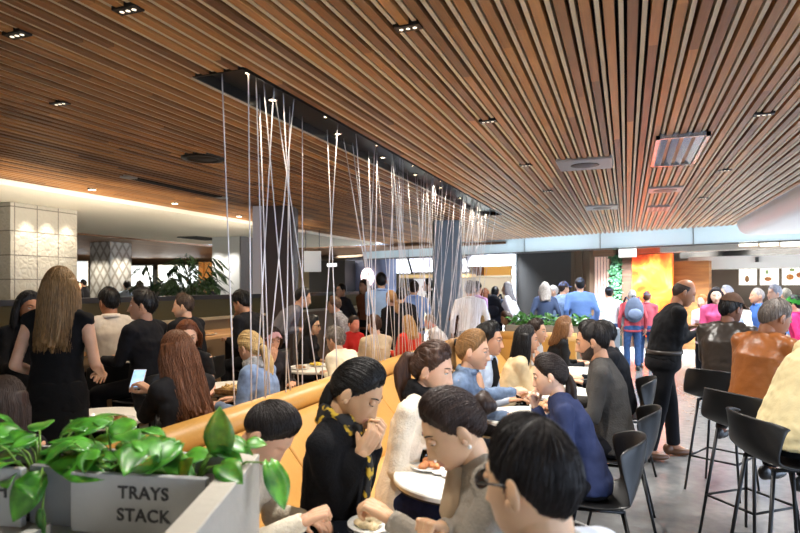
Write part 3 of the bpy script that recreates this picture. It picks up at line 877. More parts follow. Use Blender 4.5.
struct(wc.obj('ceiling_beyond', [plank_mat('dark_planks', (96, 66, 44), (150, 108, 72), (14, .6, 1))], smooth=False))
# ---- fascia band of glass panels along the far edge of the slats
def along(x_or_k, off=0.): return W0 + WU * x_or_k + WN * off
Rw = np.array([[WU[0], WN[0], 0], [WU[1], WN[1], 0], [0, 0, 1]])
fas = MB()
FM, _nt, _b = nodes_of('pale_blue_glass')
_b.inputs['Base Color'].default_value = (*lin((222, 236, 242)), 1); _b.inputs['Roughness'].default_value = .3
_tr = N(_nt, 'ShaderNodeBsdfTranslucent'); _tr.inputs[0].default_value = (*lin((226, 238, 244)), 1)
_mx = N(_nt, 'ShaderNodeMixShader'); _mx.inputs[0].default_value = .5
_nt.links.new(_b.outputs[0], _mx.inputs[1]); _nt.links.new(_tr.outputs[0], _mx.inputs[2]); _nt.links.new(_mx.outputs[0], _nt.nodes['Material Output'].inputs[0])
k = -5.2
while k < 12:
    fas.box((k + .006, 0, 2.50), (k + 2.094, .012, 2.90), 0, Rw, (*W0, 0)); k += 2.1
fo = struct(fas.obj('trim_fascia', [FM], smooth=False))
bk = MB(); bk.box((-5.2, .55, 2.62), (12, .60, 2.98), 0, Rw, (*W0, 0)); bk.box((-5.2, -.01, 2.465), (12, .08, 2.495), 0, Rw, (*W0, 0)); bk.box((-5.2, -.01, 2.90), (12, .60, 2.98), 0, Rw, (*W0, 0))
for k_ in range(8): bk.box((-5.2 + 2.1 * k_ - .012, 0, 2.49), (-5.2 + 2.1 * k_ + .006, .02, 2.90), 0, Rw, (*W0, 0))
struct(bk.obj('fascia_rail', [mat('grey_metal_trim', (120, 122, 124), .4, .4)], fo, smooth=False))
# soffit behind the fascia and far shell
sf = MB(); sf.box((-14, .60, 2.62), (14, 9.0, 2.70), 0, Rw, (*W0, 0))
struct(sf.obj('ceiling_shops', [mat('grey_brown_soffit', (120, 108, 98), .7)], smooth=False))
bw = MB(); bw.box((-14, 6.0, 0), (16, 6.2, 3.0), 0, Rw, (*W0, 0))
struct(bw.obj('wall_back', [mat('shop_back_wall', (176, 164, 148), .6, var=.06)], smooth=False))
wl = MB(); wl.box((-32, -4, 0), (-31.8, 34, 3.0)); wl.box((-32, 33.8, 0), (-3, 34, 3.0)); wl.box((-32, -4, 0), (3.5, -3.8, 3.2))  # last box: unseen rear wall added to cut light from behind
struct(wl.obj('wall_left', [mat('cream_wall', (206, 184, 150), .7)], smooth=False))
# ---- white rounded bulkhead at the right
bl = MB()
prof = [(2.0, 2.92), (2.0, 2.78)] + [(2.22 + .22 * math.cos(t), 2.80 + .22 * math.sin(t)) for t in np.linspace(PI * 1.08, 1.5 * PI, 9)] + [(6.0, 2.58), (6.0, 2.92)]
bl.rings([np.array([(x, y, z) for x, z in prof]) for y in (3.6, 13.0)]); struct(bl.obj('ceiling_bulkhead', [mat('white_bulkhead', (244, 246, 250), .4)], smooth=False))
# ---- columns
def tile_col_mat():
    m, nt, b = nodes_of('embossed_tiles')
    tc = N(nt, 'ShaderNodeTexCoord')
    br = N(nt, 'ShaderNodeTexBrick'); br.inputs['Scale'].default_value = 1; br.offset = 0; br.inputs['Brick Width'].default_value = .34; br.inputs['Row Height'].default_value = .34
    br.inputs['Mortar Size'].default_value = .008; br.inputs['Color1'].default_value = (*lin((178, 170, 154)), 1); br.inputs['Color2'].default_value = (*lin((166, 158, 142)), 1); br.inputs['Mortar'].default_value = (*lin((112, 104, 92)), 1)
    mp = N(nt, 'ShaderNodeMapping'); mp.inputs['Rotation'].default_value = (PI / 2, 0, 0)
    mp.inputs['Rotation'].default_value = (0, -PI / 2, -PI / 2)
    sx_ = N(nt, 'ShaderNodeSeparateXYZ'); cx_ = N(nt, 'ShaderNodeCombineXYZ'); nt.links.new(tc.outputs['Object'], sx_.inputs[0]); nt.links.new(sx_.outputs[1], cx_.inputs[0]); nt.links.new(sx_.outputs[2], cx_.inputs[1]); nt.links.new(cx_.outputs[0], br.inputs['Vector']); nt.links.new(br.outputs[0], b.inputs['Base Color'])
    vo = N(nt, 'ShaderNodeTexVoronoi', feature='DISTANCE_TO_EDGE'); vo.inputs['Scale'].default_value = 13; nt.links.new(tc.outputs['Object'], vo.inputs['Vector'])
    bp = N(nt, 'ShaderNodeBump'); bp.inputs['Strength'].default_value = .8; bp.inputs['Distance'].default_value = .02
    nt.links.new(vo.outputs['Distance'], bp.inputs['Height']); nt.links.new(bp.outputs[0], b.inputs['Normal'])
    b.inputs['Roughness'].default_value = .45
    return m
def lozenge_mat():
    m, nt, b = nodes_of('lozenge_tiles')
    tc = N(nt, 'ShaderNodeTexCoord'); sp = N(nt, 'ShaderNodeSeparateXYZ'); nt.links.new(tc.outputs['Object'], sp.inputs[0])
    def mth(op, a, b2=None, v=None):
        n = N(nt, 'ShaderNodeMath', operation=op); nt.links.new(a, n.inputs[0])
        if b2 is not None: nt.links.new(b2, n.inputs[1])
        if v is not None: n.inputs[1].default_value = v
        return n.outputs[0]
    h = mth('ADD', sp.outputs[0], sp.outputs[1])
    p = mth('PINGPONG', mth('ADD', mth('MULTIPLY', h, None, 4.0), mth('MULTIPLY', sp.outputs[2], None, 2.6)), None, .5)
    q = mth('PINGPONG', mth('SUBTRACT', mth('MULTIPLY', h, None, 4.0), mth('MULTIPLY', sp.outputs[2], None, 2.6)), None, .5)
    mn = mth('MINIMUM', p, q)
    cr = N(nt, 'ShaderNodeValToRGB'); cr.color_ramp.elements[0].color = (*lin((150, 142, 130)), 1); cr.color_ramp.elements[1].color = (*lin((208, 204, 196)), 1)
    cr.color_ramp.elements[0].position = .05; cr.color_ramp.elements[1].position = .22
    nt.links.new(mn, cr.inputs[0]); nt.links.new(cr.outputs[0], b.inputs['Base Color'])
    bp = N(nt, 'ShaderNodeBump'); bp.inputs['Strength'].default_value = .6; nt.links.new(mn, bp.inputs['Height']); nt.links.new(bp.outputs[0], b.inputs['Normal'])
    return m
def column(px0, px1, d, ztop, m, name='column', depth=None):
    """left and right corner of the face turned to the camera, square to the room grid"""
    a = np.array(at(px0, d)); b = np.array(at(px1, d)); L = np.linalg.norm(b - a); D = depth or L
    e = (b - a) / L; n = np.array([-e[1], e[0]])
    R = np.array([[e[0], n[0], 0], [e[1], n[1], 0], [0, 0, 1]])
    c = MB(); c.box((-L / 2, 0, 0), (L / 2, D, ztop))
    o = c.obj(name, [m], smooth=False, bevel=.006); mid = (a + b) / 2
    o.location = (mid[0], mid[1], 0); o.rotation_euler = (0, 0, math.atan2(e[1], e[0]))
    return struct(o)
def grid_column(x0, x1, y0, y1, ztop, m, name):
    c = MB(); c.box((x0, y0, 0), (x1, y1, ztop)); return struct(c.obj(name, [m], smooth=False, bevel=.006))
grid_column(-8.45, -8.0, 5.72, 6.79, 2.779, tile_col_mat(), 'column_tiled')
grid_column(-13.1, -12.4, 11.5, 12.2, 2.739, lozenge_mat(), 'column_lozenge')
column(262, 293, 9.0, 2.83, mat('dark_brown_cladding', (70, 58, 54), .5, bump=.2, bscale=30), 'column_dark')
grid_column(-9.36, -8.57, 11.7, 12.3, 2.779, mat('white_embossed', (226, 226, 222), .5, bump=.3, bscale=14), 'column_white')
grid_column(-8.57, -8.53, 11.7, 12.3, 2.779, mat('grey_texture_cladding', (112, 108, 106), .7, var=.15, vscale=30), 'column_grey')
column(252.5, 262.3, 9.03, 2.83, mat('white_fabric', (214, 210, 208), .8, bump=.1, bscale=20), 'column_pale', depth=.3)
column(434, 462, 11.0, 2.83, mat('blue_grey_paint', (126, 142, 156), .45), 'column_blue_grey')
# ---- low partition and fixtures on the left
olive = mat('olive_upholstery', (86, 78, 46), .8, bump=.2, bscale=30)
pt = MB(); pt.box((-5.32, 1.5, .0), (-5.20, 12, 1.16)); 
po = struct(pt.obj('partition', [mat('tan_panel', (150, 122, 88), .6, var=.06)], smooth=False))
p2 = MB(); p2.box((-5.30, 1.5, 1.19), (-5.22, 12, 1.43)); struct(p2.obj('partition_panel', [olive], po, smooth=False, bevel=.01))
p3 = MB(); p3.box((-5.35, 1.5, 1.43), (-5.17, 12, 1.485)); struct(p3.obj('partition_cap', [mat('dark_cap', (44, 42, 40), .4)], po, smooth=False))
p4 = MB(); p4.box((-5.36, 1.5, 1.155), (-5.14, 12, 1.192)); struct(p4.obj('partition_rail', [mat('cream_rail', (204, 186, 150), .5)], po, smooth=False))

# ---- shop fronts, built where they stand on the shop line
def wpart(name, m, px0, px1, py0, py1, off, depth=.08, parent=None, z0=None, z1=None, bevel=0., smooth=False):
    a, b, zb, zt = wall_rect(px0, px1, py0, py1, off)
    zb = z0 if z0 is not None else zb; zt = z1 if z1 is not None else zt
    L = np.linalg.norm(b - a); c = MB(); c.box((-L / 2, 0, zb), (L / 2, depth, zt))
    o = c.obj(name, [m], smooth=smooth, bevel=bevel); mid = (a + b) / 2
    o.location = (mid[0], mid[1], 0); o.rotation_euler = (0, 0, WRZ)
    if parent is not None:
        o.parent = parent
        pm = Matrix.Translation(parent.location) @ Matrix.Rotation(parent.rotation_euler[2], 4, 'Z')
        mw = Matrix.Translation(o.location) @ Matrix.Rotation(WRZ, 4, 'Z')
        l = pm.inverted() @ mw; o.location = l.to_translation(); o.rotation_euler = l.to_euler()
    return o
def wthing(name, label, cat, px, off, group=None):
    p, _ = onwall(px, off); return thing(name, label, cat, (p[0], p[1], 0), WRZ, group)
# dark clad wall in the middle
struct(wpart('wall_dark', mat('charcoal_cladding', (40, 37, 36), .45, var=.1, vscale=3), 515, 571, 247, 345, 1.4, .3, z0=0, z1=2.62))
cm = MB(); a, b, zb, zt = wall_rect(571, 590, 250, 340, 1.4)
L = np.linalg.norm(b - a)
for k in range(5): cm.box((L * k / 5, (k % 2) * .03, 0), (L * (k + .92) / 5, .3, 2.62), 0, Rw, (*a, 0))
struct(cm.obj('wall_bronze', [mat('bronze_panels', (92, 74, 58), .35, .4)], smooth=False))
# timber header and pale slat screen
struct(wpart('wall_timber', plank_mat('brown_timber', (96, 70, 50), (134, 100, 74), (.8, .8, 14)), 590, 613, 246, 256.5, 1.6, .25, z1=2.62))
ss = wthing('slat_screen', 'pale pinkish vertical slat screen glowing beside the green plant wall', 'screen', 600, 1.8)
a, b, zb, zt = wall_rect(591, 609, 256, 340, 1.8); L = np.linalg.norm(b - a)
a2 = a - np.array(onwall(600, 1.8)[0])
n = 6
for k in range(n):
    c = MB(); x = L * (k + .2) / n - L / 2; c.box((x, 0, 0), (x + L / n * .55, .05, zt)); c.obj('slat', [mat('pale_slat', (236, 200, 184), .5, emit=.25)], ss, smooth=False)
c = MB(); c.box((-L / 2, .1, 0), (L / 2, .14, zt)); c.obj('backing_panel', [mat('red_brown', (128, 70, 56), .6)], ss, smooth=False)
struct(wpart('wall_pillar', plank_mat('umber_timber', (70, 48, 36), (104, 74, 56), (.8, .8, 14)), 622, 632, 250, 345, 1.7, .3, z0=0, z1=2.62))
# orange glowing art panel
def orange_glow():
    m, nt, b = nodes_of('orange_lit_panel')
    tc = N(nt, 'ShaderNodeTexCoord'); nz = N(nt, 'ShaderNodeTexNoise'); nz.inputs['Scale'].default_value = 1.6; nz.inputs['Detail'].default_value = 4; nz.inputs['Distortion'].default_value = 1.5
    nt.links.new(tc.outputs['Object'], nz.inputs['Vector'])
    cr = N(nt, 'ShaderNodeValToRGB'); e = cr.color_ramp.elements
    e[0].position = .35; e[0].color = (*lin((170, 46, 14)), 1); e[1].position = .68; e[1].color = (*lin((248, 160, 64)), 1)
    x = e.new(.52); x.color = (*lin((216, 84, 26)), 1)
    nt.links.new(nz.outputs['Fac'], cr.inputs[0]); nt.links.new(cr.outputs[0], b.inputs['Base Color']); nt.links.new(cr.outputs[0], b.inputs['Emission Color'])
    b.inputs['Emission Strength'].default_value = .5; b.inputs['Roughness'].default_value = .3
    return m
op = wthing('glowing_mural', 'glowing orange and red panel on the far wall beside the backpack man', 'illuminated panel', 651, 1.6)
wpart('glowing_face', orange_glow(), 632, 672, 254, 345, 1.6, .12, op, z0=.3)
wpart('header', mat('orange_header', (190, 76, 40), .5), 630, 676, 246, 253, 1.5, .3, op)
struct(wpart('wall_wood', plank_mat('honey_timber', (128, 80, 42), (176, 118, 66), (1.2, 1.2, 10)), 672, 709, 261, 345, 2.2, .2, z0=0))
# right-hand shop: bulkhead, back wall, menus
struct(wpart('wall_shop', mat('taupe_wall', (104, 94, 82), .7, bump=.1, bscale=20), 700, 860, 262, 345, 3.6, .2, z0=0, z1=2.62))
struct(wpart('ceiling_shop_bulkhead', mat('white_bulkhead_2', (228, 226, 220), .5, emit=0), 688, 860, 255, 268, 2.6, .9))
struct(wpart('ceiling_black_gap', BLK, 680, 860, 250, 256, 2.9, .3, z1=2.62))
struct(wpart('ceiling_beam', mat('warm_grey_beam', (150, 140, 130), .6), 660, 860, 241.5, 249, .5, .35, z1=2.62))
for j, (x0, x1) in enumerate(((739, 756), (760, 778), (782, 815))):
    t = wthing('menu_light_box', ['white menu light box with a small bottle picture, leftmost over the right counter', 'white menu light box with a burger picture, between its two neighbours over the right counter', 'wide white menu light box with two food pictures at the right edge of the photo'][j], 'menu board', (x0 + x1) / 2, 3.4, 'menu boards over the right counter')
    wpart('lit_face', mat('menu_white', (250, 246, 238), .4, emit=1.0), x0, x1, 262.5, 285, 3.4, .08, t)
    wpart('crown_strip', mat('menu_white', (250, 246, 238), .4, emit=1.0), x0, x1, 241, 247.5, .4, .05, t) if False else None
    for xx, yy, w, h, c in (((747, 279, 2.2, 3.5, (150, 110, 70)),), ((768, 279, 4, 2.2, (176, 110, 60)), (767, 272, 1.8, 2.2, (150, 170, 120))), ((790, 277, 4, 3, (186, 120, 56)), (800, 275, 4, 3, (160, 100, 60)), (792, 270, 3, 1.5, (120, 140, 80))))[j]:
        p, tt = onwall(xx, 3.385); r = np.array(onwall(xx + w, 3.385)[0]) - p; q = MB()
        q.ell((0, 0, 0), (np.linalg.norm(r), .008, h * tt / FPX), None, 14, 8)
        o = q.obj('food_picture', [mat('printed_food', c, .5, var=.5, vscale=14)], t)
        pm = (Matrix.Translation(t.location) @ Matrix.Rotation(WRZ, 4, 'Z')).inverted()
        o.location = pm @ Vector((p[0], p[1], zat(yy, tt)))
for j, (x0, x1) in enumerate(((739, 757), (760, 778), (781, 806))):
    t = wpart('ceiling_light_panel', mat('ceiling_light_white', (255, 244, 226), .4, emit=2.2), x0, x1, 241.8, 246, .42, .06)
    tag(t, ['leftmost bright strip light under the far beam above the menu boards', 'middle bright strip light under the far beam above the menu boards', 'rightmost bright strip light under the far beam above the menu boards'][j], 'light', 'strip lights under the beam')
c = wthing('service_counter', 'pale service counter below the menu boards at the right', 'counter', 770, 2.2)
wpart('front_panel', mat('counter_white', (222, 212, 198), .5), 713, 860, 300, 345, 2.4, .6, c, z0=0, z1=1.02); wpart('worktop', mat('counter_top', (190, 176, 156), .3), 712, 861, 300, 304, 2.36, .68, c, z0=1.02, z1=1.06)
t = wpart('ceiling_camera', BLACKP, 755, 758.5, 257, 262, 2.55, .08); tag(t, 'small black dome camera hanging under the white bulkhead by the menu boards', 'camera')
# hanging white light box in front of the orange panel
hb_ = wthing('hanging_sign', 'blank white light box hanging below the blue fascia by the green plant wall', 'sign', 629, .35)
wpart('lit_face', mat('sign_white', (246, 246, 242), .4, emit=.8), 618.5, 635, 246.5, 257, .35, .1, hb_, bevel=.01)
# ---- left-of-column shops
struct(wpart('wall_tile', mat('beige_tiles', (206, 190, 160), .4, var=.08, vscale=40), 285, 515, 240, 345, 3.2, .2, z0=0, z1=2.62))
t = wthing('kiosk', 'dark kiosk block behind the bending grey-suited man', 'kiosk', 328, .2)
wpart('body', mat('kiosk_black', (32, 32, 36), .5), 309, 345, 261, 345, .2, .5, t, z0=0); wpart('lit_strip', mat('lit_white', (250, 250, 250), .4, emit=1.6), 327, 336, 263.5, 266.5, .17, .03, t)
t = wthing('shop_bulkhead', 'blue-grey curved shop bulkhead beside the round pink-white sign', 'bulkhead', 365, .8)
cb = MB(); a, b, zb, zt = wall_rect(345, 384, 256, 290, .8); L = np.linalg.norm(b - a)
poly = [(-L / 2, 0), (L / 2 - .45, 0)] + [(L / 2 - .45 + .45 * math.sin(q), .30 - .30 * math.cos(q)) for q in np.linspace(.15, PI / 2, 8)] + [(L / 2, .55), (-L / 2, .55)]
cb.prism(poly, 0, min(zt, 2.6)); cb.obj('shell', [mat('slate_blue', (104, 112, 140), .45)], t, smooth=False)
t = wthing('round_sign', 'round glowing pink-white shop sign behind the blue-shirted man', 'sign', 368, .72)
cs = MB(); p, tt = onwall(368, .72); r = 9 * tt / FPX
q = np.arange(40) * 2 * PI / 40; z = zat(277, tt)
cs.rings([np.stack([rr_ * np.cos(q), np.full(40, y), z + rr_ * np.sin(q)], 1) for rr_, y in ((r * .96, -.06), (r, -.05), (r, 0))]); cs.obj('lit_disc', [mat('sign_pink_white', (255, 226, 224), .4, emit=2.4)], t, smooth=False)
# menu screens, tilted
def screen(px0, px1, py0, py1, off, label, col):
    t = wthing('menu_screen', label, 'screen', (px0 + px1) / 2, off, 'menu screens over the far counter')
    a, b, zb, zt = wall_rect(px0, px1, py0, py1, off); zt = min(zt, 2.53); L = np.linalg.norm(b - a); lean = .42
    def slab(x0, x1, y, th, z0, z1): 
        c = MB(); v = []
        for yy in (y, y + th):
            for x, zz in ((x0, z0), (x1, z0), (x1, z1), (x0, z1)): v.append((x, yy - lean * (zz - zb), zz))
        c.add(v, [(0, 1, 2, 3), (7, 6, 5, 4), (0, 4, 5, 1), (1, 5, 6, 2), (2, 6, 7, 3), (3, 7, 4, 0)]); return c
    slab(-L / 2, L / 2, 0, .06, zb, zt + .06).obj('housing', [BLACKP], t, smooth=False)
    slab(-L / 2 + .02, L / 2 - .03, -.008, .006, zb + .02, zt).obj('display', [mat('display', col, .3, emit=1.5, var=.0)], t, smooth=False)
screen(386, 411.5, 258.5, 274, 1.6, 'tilted white menu screen, the left one over the far counter', (250, 252, 255))
screen(412.5, 436, 258.5, 272.5, 1.6, 'tilted pale menu screen next to the blue-grey column', (226, 226, 244))
screen(462, 470, 259, 272.5, 1.6, 'narrow white menu screen just right of the blue-grey column', (246, 246, 252))
t = wthing('food_counter', 'far food counter with a timber light shelf under the menu screens', 'counter', 420, 2.2)
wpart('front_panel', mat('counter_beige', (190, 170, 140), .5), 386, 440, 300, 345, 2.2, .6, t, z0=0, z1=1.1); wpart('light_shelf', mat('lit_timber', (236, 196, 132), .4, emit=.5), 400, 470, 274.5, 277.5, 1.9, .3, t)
t = wthing('back_cabinet', 'white lit cabinet behind the far counter below the menu screens', 'cabinet', 422, 2.9)
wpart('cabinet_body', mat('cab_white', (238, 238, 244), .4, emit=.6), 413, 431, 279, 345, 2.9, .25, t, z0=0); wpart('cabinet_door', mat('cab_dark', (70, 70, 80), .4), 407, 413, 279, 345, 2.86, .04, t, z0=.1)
# white canopy kitchen right of the column
t = wthing('kitchen_canopy', 'white canopy over the far kitchen beside the dark wall', 'canopy', 490, 1.3)
wpart('canopy_front', mat('canopy_white', (190, 186, 200), .4), 467, 513.5, 251, 264.5, 1.3, .9, t); wpart('canopy_edge', mat('canopy_trim', (246, 246, 248), .3), 466, 514.2, 264, 265.6, 1.27, .9, t)
t = wthing('heat_shelf', 'warm lit orange shelf recess under the white canopy', 'shelf', 492, 2.4)
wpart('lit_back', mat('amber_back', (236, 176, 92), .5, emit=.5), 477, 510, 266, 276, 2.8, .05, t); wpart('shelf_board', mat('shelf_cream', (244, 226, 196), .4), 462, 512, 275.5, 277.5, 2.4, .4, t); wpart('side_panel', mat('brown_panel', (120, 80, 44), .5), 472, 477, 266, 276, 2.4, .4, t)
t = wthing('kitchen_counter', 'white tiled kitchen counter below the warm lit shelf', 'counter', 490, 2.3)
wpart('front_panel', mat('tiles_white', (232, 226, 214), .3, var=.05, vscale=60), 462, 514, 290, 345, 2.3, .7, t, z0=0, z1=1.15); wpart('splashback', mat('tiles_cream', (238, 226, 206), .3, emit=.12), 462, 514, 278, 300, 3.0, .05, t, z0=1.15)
struct(wpart('wall_white_return', mat('white_return', (240, 240, 240), .5), 512.3, 515.4, 249, 345, 1.32, 1.6, z0=0, z1=2.62))
# white hanging lantern panels
def signboard(px0, px1, py0, py1, d, label, m):
    a, b = np.array(at(px0, d)), np.array(at(px1, d)); mid = (a + b) / 2; L = np.linalg.norm(b - a); e = (b - a) / L
    t = thing('hanging_signboard', label, 'hanging panel', (mid[0], mid[1], 0), math.atan2(e[1], e[0]))
    c = MB(); c.box((-L / 2, -.03, zat(py1, d)), (L / 2, .03, zat(py0, d))); c.obj('panel', [m], t, smooth=False, bevel=.01)
    z = zat(py0, d)
    if z < 2.7:
        for sx in (-1, 1): w = MB(); w.tube([(sx * L * .4, 0, z), (sx * L * .4, 0, 2.78)], .006, 6); w.obj('wire', [BLACKM], t)
    return t
wht = mat('faint_glow_white', (236, 238, 238), .5, emit=.08)  # plain white sign panel with a faint glow in its colour
signboard(304, 321, 251, 272, 12.5, 'small blank white sign hanging under the tip of the soffit', wht)
# far-left room
t = thing('back_window', 'bright framed window at the back of the far left room', 'window', (0, 0, 0)); 
def far_rect(name, m, px0, px1, py0, py1, d, th, par=None):
    a, b = np.array(at(px0, d)), np.array(at(px1, d)); L = np.linalg.norm(b - a); e = (b - a) / L; n_ = np.array([-e[1], e[0]])
    c = MB(); c.box((0, 0, zat(py1, d)), (L, th, zat(py0, d)), 0, np.array([[e[0], n_[0], 0], [e[1], n_[1], 0], [0, 0, 1]]), (a[0], a[1], 0)); return c.obj(name, [m], par, smooth=False)
day = mat('daylight_pane', (232, 240, 246), .3, emit=1.6)
far_rect('pane', day, 131, 152, 266, 286, 25, .05, t); far_rect('frame', BLACKP, 130, 153, 265, 287, 25.06, .08, t)
t2 = thing('shop_window', 'long bright window behind the potted palms in the far left room', 'window', (0, 0, 0)); far_rect('pane', day, 160, 198, 266, 287, 25, .05, t2); far_rect('frame', mat('white_frame', (230, 226, 216), .4), 158, 200, 265, 288, 25.06, .08, t2)
t3 = thing('glazed_screen', 'bright glazed screen between the two patterned columns', 'window', (0, 0, 0)); far_rect('pane', day, 76, 86, 262, 284, 22, .05, t3); far_rect('frame', mat('white_frame', (230, 226, 216), .4), 75, 87, 261, 286, 22.06, .08, t3)
t4 = thing('timber_screen', 'warm orange timber posts at the back of the far left room', 'screen', (0, 0, 0))
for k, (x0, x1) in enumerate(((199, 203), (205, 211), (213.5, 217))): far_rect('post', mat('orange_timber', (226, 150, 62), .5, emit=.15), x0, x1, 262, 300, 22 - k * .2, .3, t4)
far_rect('backing', mat('cream_wall', (206, 184, 150), .7), 198, 218, 262, 300, 22.6, .05, t4)

# ---- ceiling fittings
def cfit(name, label, cat, px, py, z=HCEIL, rz=0., group=None):
    x, y = on_z(px, py, z); return thing(name, label, cat, (x, y, z), rz, group)
LEDD = mat('dim_lamp_face', (255, 240, 214), .4, emit=1.2)
LEDM = mat('lamp_face', (255, 236, 200), .4, emit=9)
def twin_spot(px, py, label):
    t = cfit('downlight', label, 'ceiling light', px, py, group='twin spotlights in the slatted ceiling')
    c = MB(); c.box((-.065, -.03, -.008), (.065, .03, .05)); c.obj('housing', [BLACKM], t, smooth=False)
    for k in (-.034, .0, .034):
        b = MB(); b.lathe([(.0, -.010), (.010, -.010), (.010, -.0085), (0, -.0085)], (k, 0, 0), 14); b.obj('lamp', [LEDD], t)
for px, py, l in ((128, 9, 'black three-lamp spotlight recessed at the top left of the slat ceiling'), (408, 27, 'black three-lamp spotlight recessed near the top middle of the slats'), (60, 103, 'black spotlight recessed in the slats at the upper left, left of the round speaker'), (488, 121, 'small black spotlight in the slats above the cord slot, nearer the camera'), (526, 165, 'small black spotlight in the slats left of the square vent'), (764, 114, 'small black spotlight in the slats at the right, beside the large grille'), (725, 170, 'small black spotlight in the slats right of and beyond the large grille'), (17, 34, 'small black spotlight at the far upper left corner of the slats'), (548, 191, 'tiny black spotlight in the slats near the far fascia'), (703, 198, 'tiny black spotlight in the slats just left of the white bulkhead')): twin_spot(px, py, l)
for k, (px, py) in enumerate(((92, 189), (175, 203), (239, 216))):
    t = cfit('downlight', ['lit downlight on the slat edge over the tiled column', 'lit downlight on the slat edge above the lozenge column', 'lit downlight on the slat edge nearest the white column'][k], 'ceiling light', px, py, group='lit downlights along the slat edge')
    b = MB(); b.lathe([(0, -.01), (.05, -.01), (.055, 0), (.055, .02), (0, .02)]); b.obj('rim', [BLACKM], t)
    b = MB(); b.lathe([(0, -.013), (.042, -.013), (.042, -.010), (0, -.010)]); b.obj('lamp', [LEDM], t)
t = cfit('round_speaker', 'round black ceiling speaker in the slats left of the cord slot', 'speaker', 203, 158)
b = MB(); b.lathe([(0, .02), (.20, .02), (.20, -.012), (.15, -.016), (.14, -.004), (0, -.004)]); b.obj('rim', [BLACKM], t)
b = MB(); b.lathe([(0, -.010), (.13, -.010), (.135, -.004), (0, -.004)]); b.obj('cone', [BLACKP], t)
t = cfit('slot_diffuser', 'long black slot air diffuser in the slats left of the cords', 'air vent', 180, 188, rz=-.0)
b = MB(); b.box((-.06, -.75, -.012), (.06, .75, .03)); b.obj('slot', [BLK], t, smooth=False)
for sy in (-.82, .82): b = MB(); b.box((-.06, sy - .07, -.016), (.06, sy + .07, .03)); b.obj('end_plate', [mat('pale_metal', (170, 166, 158), .4, .6)], t, smooth=False)
def slot_corners(pxs):  # a slot through four picture corners would be screen-space; keep size real
    return pxs
t = cfit('air_grille', 'large silver louvred air grille in the slats at the right', 'air vent', 677, 150)
b = MB(); W_, H_ = .20, .62
for (x0, x1, y0, y1) in ((-W_, W_, -H_, -H_ + .03), (-W_, W_, H_ - .03, H_), (-W_, -W_ + .03, -H_, H_), (W_ - .03, W_, -H_, H_)): b.box((x0, y0, -.03), (x1, y1, .02))
SILV = mat('silver_metal', (178, 186, 200), .25, .8)
b.obj('frame', [SILV], t, smooth=False)
for k in range(4):
    b = MB(); x = -.135 + .09 * k; b.box((-.028, -H_ + .03, -.004), (.028, H_ - .03, .004), 0, rot('y', .5), (x, 0, -.012)); b.obj('louvre', [SILV], t, smooth=False)
b = MB(); b.box((-W_ + .03, -H_ + .03, .012), (W_ - .03, H_ - .03, .02)); b.obj('back_plate', [BLK], t, smooth=False)
for k, (px, py, w, l) in enumerate(((585, 163.5, .26, 'square grey ceiling vent in the slats, the nearer one left of the silver grille'), (602, 207, .24, 'square grey ceiling vent in the slats near the far fascia'), (665, 189, .20, 'small square metal vent in line beyond the silver grille'))):
    t = cfit('ceiling_vent', l, 'air vent', px, py, group='square vents in the slatted ceiling')
    b = MB(); b.box((-w, -w, -.02), (w, w, .02)); b.obj('plate', [mat('grey_vent', (150, 152, 156), .4, .5)], t, smooth=False, bevel=.01)
    b = MB(); b.lathe([(0, -.024), (.12, -.024), (.14, -.020), (0, -.020)]); b.obj('outlet', [BLACKP], t)
t = cfit('air_grille', 'small dark louvred grille in the slats lit red near the far fascia', 'air vent', 658, 208)
b = MB(); b.box((-.16, -.30, -.02), (.16, .30, .02)); b.obj('frame', [mat('grey_vent', (150, 152, 156), .4, .5)], t, smooth=False)
for k in range(4): b = MB(); b.box((-.13 + .07 * k, -.27, -.026), (-.13 + .07 * k + .045, .27, -.02)); b.obj('louvre', [BLACKP], t, smooth=False)
t = thing('ceiling_vent', 'dark rectangular vent in the white soffit left of the white column', 'air vent', (*on_z(201, 238, 2.78), 2.78))
b = MB(); b.box((-.3, -.5, -.02), (.3, .5, .01)); b.obj('plate', [mat('grey_dark', (60, 60, 58), .5)], t, smooth=False)
b = MB(); b.box((-.22, -.42, -.03), (.22, .42, -.02)); b.obj('slot', [BLK], t, smooth=False)
# ceiling slot lamps
for k in range(15):
    y = 2.98 + k * .49; x = CX0 + (.09 if k % 2 else .25)
    t = thing('slot_downlight', 'tiny round lamp in the black slot the cords hang from', 'ceiling light', (x, y, 2.90), 0, 'round lamps in the cord slot')
    b = MB(); b.lathe([(0, 0), (.033, 0), (.036, -.012), (.026, -.014), (.024, -.006), (0, -.006)]); b.obj('rim', [mat('chrome_rim', (210, 210, 212), .2, .8)], t)
    b = MB(); b.lathe([(0, -.007), (.023, -.007), (.023, -.009), (0, -.009)]); b.obj('lamp', [LEDM], t)
# ================================================================ FURNITURE
LEATHER = mat('tan_leather', (186, 138, 68), .38, bump=.12, bscale=60, var=.10, vscale=3)
TAN2 = mat('tan_seat', (200, 154, 88), .42, bump=.1, bscale=60, var=.08, vscale=3)
BY0, BY1, BX = 1.45, 8.35, -2.02
bench = thing('banquette_bench', 'long double-sided tan leather banquette with a padded roll along its top', 'bench', (BX, BY0, 0))
LB = BY1 - BY0
def bar(poly, y0, y1, mb=None):   # prism along y from an xz outline
    mb = mb or MB(); n = len(poly)
    v = [(x, y0, z) for x, z in poly] + [(x, y1, z) for x, z in poly]
    mb.add(v, [tuple(range(n)), tuple(range(2 * n - 1, n - 1, -1))] + [(i, n + i, n + (i + 1) % n, (i + 1) % n) for i in range(n)]); return mb
roll = MB(); roll.tube([(0, 0, .865), (0, LB, .865)], .085, 24, round_ends=False); roll.obj('top_roll', [LEATHER], bench)
